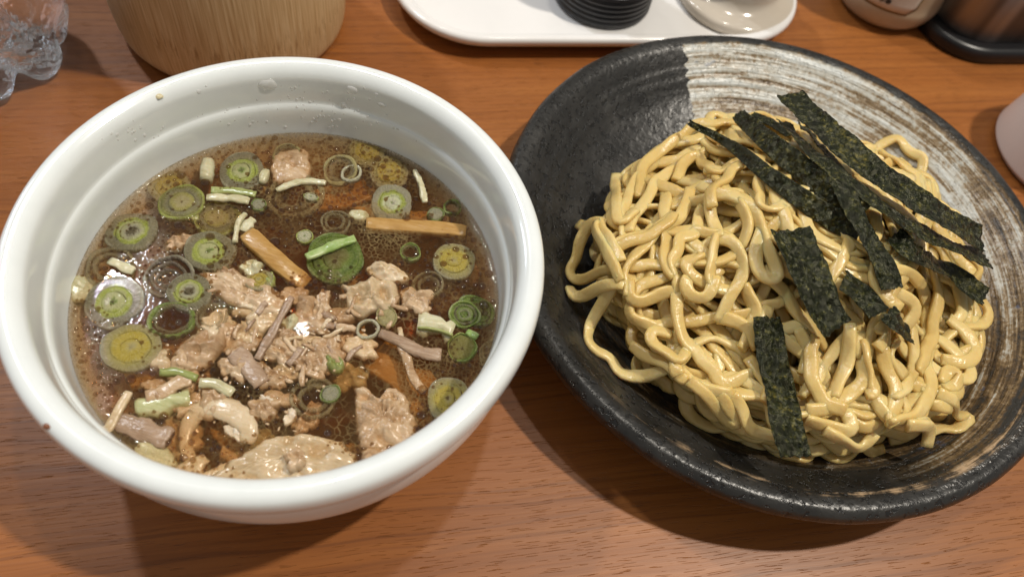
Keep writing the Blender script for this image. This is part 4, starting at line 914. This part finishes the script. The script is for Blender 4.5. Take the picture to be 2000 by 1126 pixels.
# ---------------------------------------------------------------- seaweed strips
def m_nori():
    k = M('nori'); g = k.co()
    n = k.noise(g, 480, 4, .7); big = k.noise(g, 90, 3); v = k.n('ShaderNodeTexVoronoi', Vector=g, Scale=330).outputs['Distance']
    col = k.ramp(k.math('ADD', k.math('MULTIPLY', n, .7), k.math('MULTIPLY', big, .3)), [(.40, (.004, .005, .003)), (.53, (.012, .016, .005)), (.59, (.052, .050, .010)), (.67, (.21, .165, .04))])  # golden flecks: the seaweed's own mottling, with glints painted into the colour
    h = k.math('ADD', n, k.math('MULTIPLY', v, .6))
    vc = k.n('ShaderNodeTexVoronoi', Vector=g, Scale=620).outputs['Color']
    jit = k.n('ShaderNodeVectorMath', {'operation': 'SCALE'}, _0=k.n('ShaderNodeVectorMath', {'operation': 'SUBTRACT'}, _0=vc, _1=(.5, .5, .5)).outputs[0], Scale=.95).outputs[0]
    nn = k.n('ShaderNodeVectorMath', {'operation': 'NORMALIZE'}, _0=k.n('ShaderNodeVectorMath', {'operation': 'ADD'}, _0=k.bump(h, 1.0, .0014), _1=jit).outputs[0]).outputs[0]
    k.p(Base_Color=col, Roughness=k.math('ADD', .16, k.math('MULTIPLY', big, .22)), Normal=nn, Specular_IOR_Level=.5, Specular_Tint=(1, .96, .7))
    return k.m
MT['nori'] = m_nori()
def nori(pts, w, label, lift=None, curl=0.0, tilt=0.0, seed=0, w1=None, drape=True):
    """strip of dried seaweed: pixel centre line, width in px; lift = height above the heap at each point"""
    lift = lift or [0.001]*len(pts)
    C = []
    for (x, y), l in zip(pts, lift):
        p = march(x, y, .001+max(l, 0)); rw = int(w*.00011/CELL)
        gi = int((p[1]-GY0)/CELL); gj = int((p[0]-GX0)/CELL)
        p[2] = max(p[2], np.percentile(H[gi-rw:gi+rw+1, gj-rw:gj+rw+1], 93)+.0006+.5*l); p = W(x, y, p[2]); C.append(p)
    C = resample(np.array(C), .0009); n = len(C); m = 15
    k = np.exp(-.5*(np.arange(-10, 11)/5)**2); k /= k.sum(); C[:, 2] = np.maximum(np.convolve(np.pad(C[:, 2], 10, mode='edge'), k, 'valid'), C[:, 2]-.0015)
    T = np.gradient(C, axis=0); T /= np.linalg.norm(T, axis=1)[:, None]
    S = np.cross((0, 0, 1), T); S /= np.linalg.norm(S, axis=1)[:, None]; N = np.cross(T, S)
    ww = np.linspace(w, w1 if w1 is not None else w, n)*.000222*.46
    r0 = random.Random(seed); sv = seed*7.3
    grid = np.zeros((n, m, 3))
    tl = np.radians(tilt) + .25*np.array([noise.noise(Vector((i*.054, sv, 1))) for i in range(n)])
    for i in range(n):
        Si = S[i]*math.cos(tl[i])+N[i]*math.sin(tl[i]); Ni = N[i]*math.cos(tl[i])-S[i]*math.sin(tl[i])
        for j in range(m):
            u = j/(m-1)*2-1
            e = .38*(.09*noise.noise(Vector((i*.45, sv, 0 if u < 0 else 5)))+.06*noise.noise(Vector((i*1.4, sv, 3 if u < 0 else 8)))) if abs(u) == 1 else 0
            z = curl*(u*u-.4)*ww[i] + .0007*noise.noise(Vector((i*.16, u*1.6, sv)))+.00042*noise.fractal(Vector((i*.55, u*ww[i]*640, sv)), 1, 2, 3)
            al = (.0012*noise.noise(Vector((u*4, sv, 9)))) if i in (0, n-1) else 0
            grid[i, j] = C[i]+Si*ww[i]*u*(1+e)+Ni*z+T[i]*al
    th = .00012; vs, fs = [], []
    for side in (1, -1):
        for i in range(n):
            for j in range(m): vs.append(grid[i, j]+N[i]*th*side)
    q = n*m
    for i in range(n-1):
        for j in range(m-1):
            a = i*m+j; fs.append((a, a+1, a+m+1, a+m)); fs.append((q+a, q+a+m, q+a+m+1, q+a+1))
    for i in range(n-1):
        for j in (0, m-1):
            a = i*m+j; f = (a, a+m, q+a+m, q+a); fs.append(f if j == 0 else f[::-1])
    for j in range(m-1):
        for i in (0, n-1):
            a = i*m+j; f = (a, q+a, q+a+1, a+1); fs.append(f if i == 0 else f[::-1])
    o = recalc(mesh('seaweed_strip', vs, fs, MT['nori'])); tag(o, label, 'seaweed', 'seaweed strips on the noodles'); return o
nori([(1470, 222), (1505, 240), (1545, 262)], 26, 'short dull seaweed strip peeking out at the back of the bundle', [.002, .002, .002], seed=1)
nori([(1565, 245), (1610, 290), (1650, 345), (1668, 380)], 36, 'narrow dark seaweed strip between the longest strip and the bundle', [.003]*4, seed=2, tilt=-20)
nori([(1742, 460), (1790, 495), (1850, 530), (1925, 580)], 50, 'seaweed strip lowest at the right, ending over the brushed white glaze', [.002, .003, .004, .006], seed=3, curl=.15)
nori([(1440, 224), (1500, 275), (1560, 325), (1620, 375), (1680, 425)], 30, 'dark seaweed strip with a jagged pointed tip at the back of the bundle', [.007, .008, .008, .008, .007], seed=4, tilt=48, w1=56)
nori([(1345, 240), (1400, 268), (1440, 292), (1500, 340), (1570, 390), (1630, 430), (1680, 452)], 12, 'longest thin seaweed strip tapering to a point at the upper left', [.008, .007, .006, .006, .006, .005, .003], seed=5, tilt=42, w1=46)
nori([(1530, 240), (1580, 290), (1640, 340), (1720, 400), (1780, 440), (1850, 475), (1926, 508)], 40, 'long dull seaweed strip lying under the longest glossy strip', [.010, .012, .014, .014, .013, .013, .015], seed=6, w1=52, tilt=-14)
nori([(1636, 345), (1668, 410), (1700, 470), (1728, 520), (1742, 565)], 40, 'dark seaweed strip hanging down across the others to a blunt point', [.015, .016, .011, .006, .003], seed=7, w1=46)
nori([(1540, 185), (1590, 232), (1650, 285), (1710, 335), (1770, 375), (1840, 420), (1918, 468)], 66, 'longest glossy seaweed strip along the back right of the heap with a raised end', [.026, .021, .019, .018, .017, .017, .019], seed=8, w1=58, tilt=5, curl=.12)
nori([(1540, 447), (1560, 490), (1585, 545), (1605, 595), (1632, 645)], 84, 'broad glossy seaweed piece leaning down the middle of the heap', [.003]*5, seed=9, w1=66, curl=.25)
nori([(1648, 545), (1685, 578), (1718, 612)], 50, 'short dark seaweed piece right of the broad glossy one', [.002]*3, seed=10)
nori([(1735, 608), (1755, 628), (1775, 655)], 44, 'small grey-black seaweed scrap half under a noodle at the right', [.001]*3, seed=11)
nori([(1497, 617), (1507, 690), (1522, 760), (1537, 830), (1552, 892)], 56, 'upright seaweed strip at the front of the heap reaching to the plate floor', [.002]*5, seed=12, w1=62, curl=.1)

# ================================================================== THINGS AT THE BACK
# bamboo holder
BHX, BHY = -.181, .321
bh = lathe('bamboo_holder', smooth_prof([(.0001, .002), (.040, .002), (.052, .0002), (.0565, .003), (.0585, .012), (.0590, .04), (.0585, .13)], 6) + [(.0585, .131), (.0525, .131), (.052, .02), (.0001, .018)], MT['bamboo'], n=96, loc=(BHX, BHY, 0), wob=lambda a, r, z, j: (r*(1+.01*math.sin(2*a+1)), z))
tag(bh, 'pale bamboo cylinder holder with brown flecks standing behind the white bowl', 'holder')

def rrect(L_, W_, R_, n=10):
    P = []
    for cx, cy_, a0 in ((L_-R_, W_-R_, 0), (-L_+R_, W_-R_, 90), (-L_+R_, -W_+R_, 180), (L_-R_, -W_+R_, 270)):
        for i in range(n+1):
            a = math.radians(a0+90*i/n); P.append((cx+R_*math.cos(a), cy_+R_*math.sin(a)))
    return P
def rrect_solid(name, levels, m, parent=None, loc=(0, 0, 0), rz=0.0, n=10):
    """loft of rounded rectangles (half length, half width, corner, z)"""
    vs, fs = [], []; k = None
    for (l, w, r, z) in levels:
        P = rrect(l, w, r, n); k = len(P); vs += [(x, y, z) for x, y in P]
    for q in range(len(levels)-1):
        for i in range(k): fs.append((q*k+i, q*k+(i+1) % k, (q+1)*k+(i+1) % k, (q+1)*k+i))
    fs.append(tuple(range(k))[::-1]); fs.append(tuple((len(levels)-1)*k+i for i in range(k)))
    o = mesh(name, vs, fs, m, parent, loc=loc); o.rotation_euler = (0, 0, rz); return recalc(o)
# condiment tray
TZ = .014
tl_ = W(960, 99, TZ*.5); tr_ = W(1250, 99, TZ*.5); td = (tr_-tl_)[:2]; tang = math.atan2(td[1], td[0])
ux, uy = math.cos(tang), math.sin(tang)
le = W(775, 0, TZ); re_ = W(1568, 20, TZ)
sl = (le[0]-tl_[0])*ux+(le[1]-tl_[1])*uy; sr = (re_[0]-tl_[0])*ux+(re_[1]-tl_[1])*uy
HL, HW, CR = (sr-sl)/2+.002, .056, .050
tcx = tl_[0]+ux*(sl+sr)/2-uy*HW; tcy = tl_[1]+uy*(sl+sr)/2+ux*HW
tray = rrect_solid('tray', [(HL-.012, HW-.012, CR-.012, .0005), (HL-.010, HW-.010, CR-.010, .0008), (HL-.003, HW-.003, CR-.003, .007), (HL, HW, CR, .0115), (HL-.0004, HW-.0004, CR-.0004, .0135), (HL-.002, HW-.002, CR-.002, .0145), (HL-.005, HW-.005, CR-.005, .0142), (HL-.0075, HW-.0075, CR-.0075, .0120), (HL-.010, HW-.010, CR-.010, .0085), (HL-.013, HW-.013, CR-.013, .0075)], MT['tray'], None, (tcx, tcy, 0), tang, 14)
tag(tray, 'long white rounded condiment tray with raised lip at the back', 'tray')
TF = .0076
# ribbed black base jar on the tray
RB = .0290; c = W(1158, 56, TF); dd = c[:2]/np.linalg.norm(c[:2]); c = c+np.array([*(dd*RB), 0]); t = empty('spice_jar', (c[0], c[1], TF))
prof = [(.0001, .0002), (RB-.002, .0002), (RB, .0015)]
for q in range(5): prof += [(RB, .0024+q*.0034), (RB, .0040+q*.0034), (RB-.0009, .0046+q*.0034), (RB-.0009, .0052+q*.0034)]
prof += [(RB, .0200), (RB-.001, .0212), (RB-.004, .0214), (.0001, .0214)]
lathe('ribbed_base', prof, MT['black_plastic'], t, n=72)
lathe('jar_body', smooth_prof([(.0001, .0216), (.0215, .0216), (.0235, .0235), (.0238, .05), (.0230, .075), (.012, .085), (.0001, .086)], 4), MT['pepper'], t, n=48)
tag(t, 'spice jar with a ribbed black base standing on the white tray', 'jar')
# sauce pot on the tray
RP = .0365; c = W(1403, 66, TF); dd = c[:2]/np.linalg.norm(c[:2]); c = c+np.array([*(dd*RP), 0]); t = empty('sauce_pot', (c[0], c[1], TF))
lathe('pot_body', smooth_prof([(.0001, .0002), (.032, .0002), (.0360, .0015), (.0365, .004), (.0350, .0065), (.0280, .0085), (.0235, .0120), (.0225, .020), (.0220, .045), (.0200, .045), (.0200, .030), (.0200, .013), (.0001, .012)], 5), MT['jarbody'], t, n=72)
lathe('sauce', smooth_prof([(.0001, .0130), (.0196, .0132), (.0198, .020), (.0196, .042), (.0001, .042)], 3), MT['sauce'], t, n=48)
tag(t, 'cloudy flared pot with brown sauce inside standing on the right end of the tray', 'pot')
# labelled ceramic pot
JR = .0320; c = W(1690, 50, 0.0); dd = c[:2]/np.linalg.norm(c[:2]); JX, JY = c[0]+dd[0]*.029, c[1]+dd[1]*.029
t = empty('labelled_pot', (JX, JY, 0))
jprof = smooth_prof([(.0001, .0008), (.022, .0008), (.027, .0014), (.0310, .0060), (.0330, .0140), (JR, .025), (JR, .070), (.030, .082), (.0001, .083)], 6)
lathe('pot_body', jprof, MT['beige_ceramic'], t, n=72)
jp, jz = [r for r, z in jprof], [z for r, z in jprof]
aim = math.atan2(-JY, -JX) + math.radians(4)
def wrapped(name, u0, u1, z0, z1, lift, m, rc=.004, parent=t, nu=18, nz=8):
    """thin rounded patch that follows the pot's wall; u in metres along the wall"""
    vs, fs = [], []
    for side in (0, 1):
        for j in range(nz+1):
            zz = z0+(z1-z0)*j/nz; cut = 0
            e = min(zz-z0, z1-zz)
            if e < rc: cut = rc-math.sqrt(max(0, rc*rc-(rc-e)**2))
            for i in range(nu+1):
                u = (u0+cut)+((u1-cut)-(u0+cut))*i/nu
                R = float(np.interp(zz, jz[6:-6], jp[6:-6]))+lift-(.0006 if side else 0); a = aim+u/JR
                vs.append((R*math.cos(a), R*math.sin(a), zz))
    s = (nu+1)*(nz+1)
    for j in range(nz):
        for i in range(nu):
            a = j*(nu+1)+i; fs.append((a, a+1, a+nu+2, a+nu+1)); fs.append((s+a, s+a+nu+1, s+a+nu+2, s+a+1))
    for j in range(nz):
        for i in (0, nu): a = j*(nu+1)+i; fs.append((a, a+nu+1, s+a+nu+1, s+a))
    for i in range(nu):
        for j in (0, nz): a = j*(nu+1)+i; fs.append((a, s+a, s+a+1, a+1))
    return recalc(mesh(name, vs, fs, m, parent))
lab = wrapped('label', -.020, .020, .0165, .052, .0003, MT['label_gold'], .005)
wrapped('label_paper', -.0188, .0188, .0177, .0508, .0005, MT['label_white'], .004, lab)
ink = []
def stroke(u0, z0, u1, z1, w=.00045):
    R = JR+.0009; vs_, fs_ = [], []
    d = np.array([u1-u0, z1-z0]); L_ = np.hypot(*d)+1e-9; nn = np.array([-d[1], d[0]])/L_*w*.5
    for (u, z) in ((u0+nn[0], z0+nn[1]), (u0-nn[0], z0-nn[1]), (u1-nn[0], z1-nn[1]), (u1+nn[0], z1+nn[1])):
        for rr in (R, R-.0003): a = aim+u/JR; vs_.append((rr*math.cos(a), rr*math.sin(a), z))
    return vs_, [(0, 2, 4, 6), (1, 7, 5, 3), (0, 1, 3, 2), (2, 3, 5, 4), (4, 5, 7, 6), (6, 7, 1, 0)]
vs, fs = [], []
for (a, b, c_, d) in [(-4.0, 24.2, -3.4, 23.6), (-4.2, 22.9, -3.6, 22.3), (-4.3, 20.8, -3.3, 22.2), (-2.6, 24.4, -2.6, 20.6), (-3.0, 23.2, -1.2, 23.2), (-1.4, 24.4, -1.4, 22.0), (-2.4, 22.2, -.6, 22.2), (-1.0, 21.8, -2.0, 20.6),
                      (.2, 24.4, .2, 21.2), (.9, 24.4, .9, 21.2), (0, 23.0, 3.2, 23.0), (1.8, 24.5, 1.8, 20.4), (2.6, 24.2, 2.6, 21.4), (.2, 21.3, 3.0, 21.3), (1.2, 22.2, 3.4, 22.2),
                      (-9, 28.0, -7, 27.4), (-6, 28.2, -4, 27.6), (-3, 28.0, 0, 27.7), (1, 28.1, 4, 27.7), (5, 28.2, 8, 27.6)]:
    v_, f_ = stroke(a*.001*1.0, b*.001, c_*.001*1.0, d*.001); b0 = len(vs); vs += v_; fs += [tuple(b0+i for i in f) for f in f_]
recalc(mesh('lettering', vs, fs, MT['ink'], lab, smooth=False))
tag(t, 'beige ceramic pot with a gold bordered white label at the back right', 'pot')
# steel box on a black base
a0 = W(1900, 118, .004); hb = math.radians(19.3); bx_, by_ = math.cos(hb), math.sin(hb)
HLs, HWs = .060, .048
scx = a0[0]+bx_*(HLs-.022)-by_*HWs; scy = a0[1]+by_*(HLs-.022)+bx_*HWs
t = empty('steel_container', (scx, scy, 0), hb)
rrect_solid('base', [(HLs-.001, HWs-.001, .034, .0003), (HLs, HWs, .035, .002), (HLs, HWs, .035, .008), (HLs-.0015, HWs-.0015, .0335, .0098), (HLs-.004, HWs-.004, .031, .0102)], MT['black_plastic'], t, n=14)
rrect_solid('steel_body', [(HLs-.0085, HWs-.0085, .0265, .0100), (HLs-.008, HWs-.008, .027, .0110), (HLs-.008, HWs-.008, .027, .11), (HLs-.011, HWs-.011, .024, .113)], MT['steel'], t, n=14)
tag(t, 'brushed steel container on a black plastic base at the back right corner', 'container')
# pale cup at the right edge
CXp, CYp = .290, .366
cup = lathe('cup', smooth_prof([(.0001, .0006), (.036, .0006), (.0405, .0012), (.0427, .004), (.0425, .008), (.0375, .045), (.0335, .070), (.0322, .0715), (.0312, .070), (.035, .045), (.039, .010), (.0001, .006)], 5), MT['pink'], n=80, loc=(CXp, CYp, 0))
tag(cup, 'pale pinkish white plastic cup cut off by the right edge beside the plate', 'cup')

# water bottle, lobed base
def m_pet():
    k = M('clear_plastic_and_water'); g = k.co(); n = k.noise(g, 60, 3)
    k.p(Base_Color=(.97, .98, 1.0), Roughness=.02, Transmission_Weight=1.0, IOR=1.31, Normal=k.bump(n, .9, .006))
    tr = k.n('ShaderNodeBsdfTransparent', Color=(.93, .95, .97)); mx = k.n('ShaderNodeMixShader', Fac=.22)
    k.t.links.new(k.b.outputs[0], mx.inputs[1]); k.t.links.new(tr.outputs[0], mx.inputs[2]); k.t.links.new(mx.outputs[0], k.out.inputs['Surface'])
    return k.m
def bwob(a, r, z, j):
    lo = max(0.0, 1-z/.035); c = (.5-.5*math.cos(7*(a+.576)))          # notch at a = -33 degrees
    f = r*(1-.24*lo*(1-c)**1.5*(r/.038)) * (1+.05*math.sin(7*a+z*150)*min(1, z/.02)*(1 if z < .13 else 0) + .012*noise.noise(Vector((math.cos(a)*4, math.sin(a)*4, z*70))))
    return f, z + .010*max(0, 1-z/.02)*(1-c)**2*(r/.038)
t = lathe('water_bottle', smooth_prof([(.0001, .007), (.012, .005), (.022, .0010), (.029, .0006), (.0345, .006), (.0375, .018), (.0382, .04), (.0360, .055), (.0380, .07), (.0380, .14), (.0001, .145)], 8), m_pet(), n=140, loc=(-.2755, .2530, 0), wob=bwob)
tag(t, 'clear plastic water bottle with a lobed base at the left edge', 'bottle')
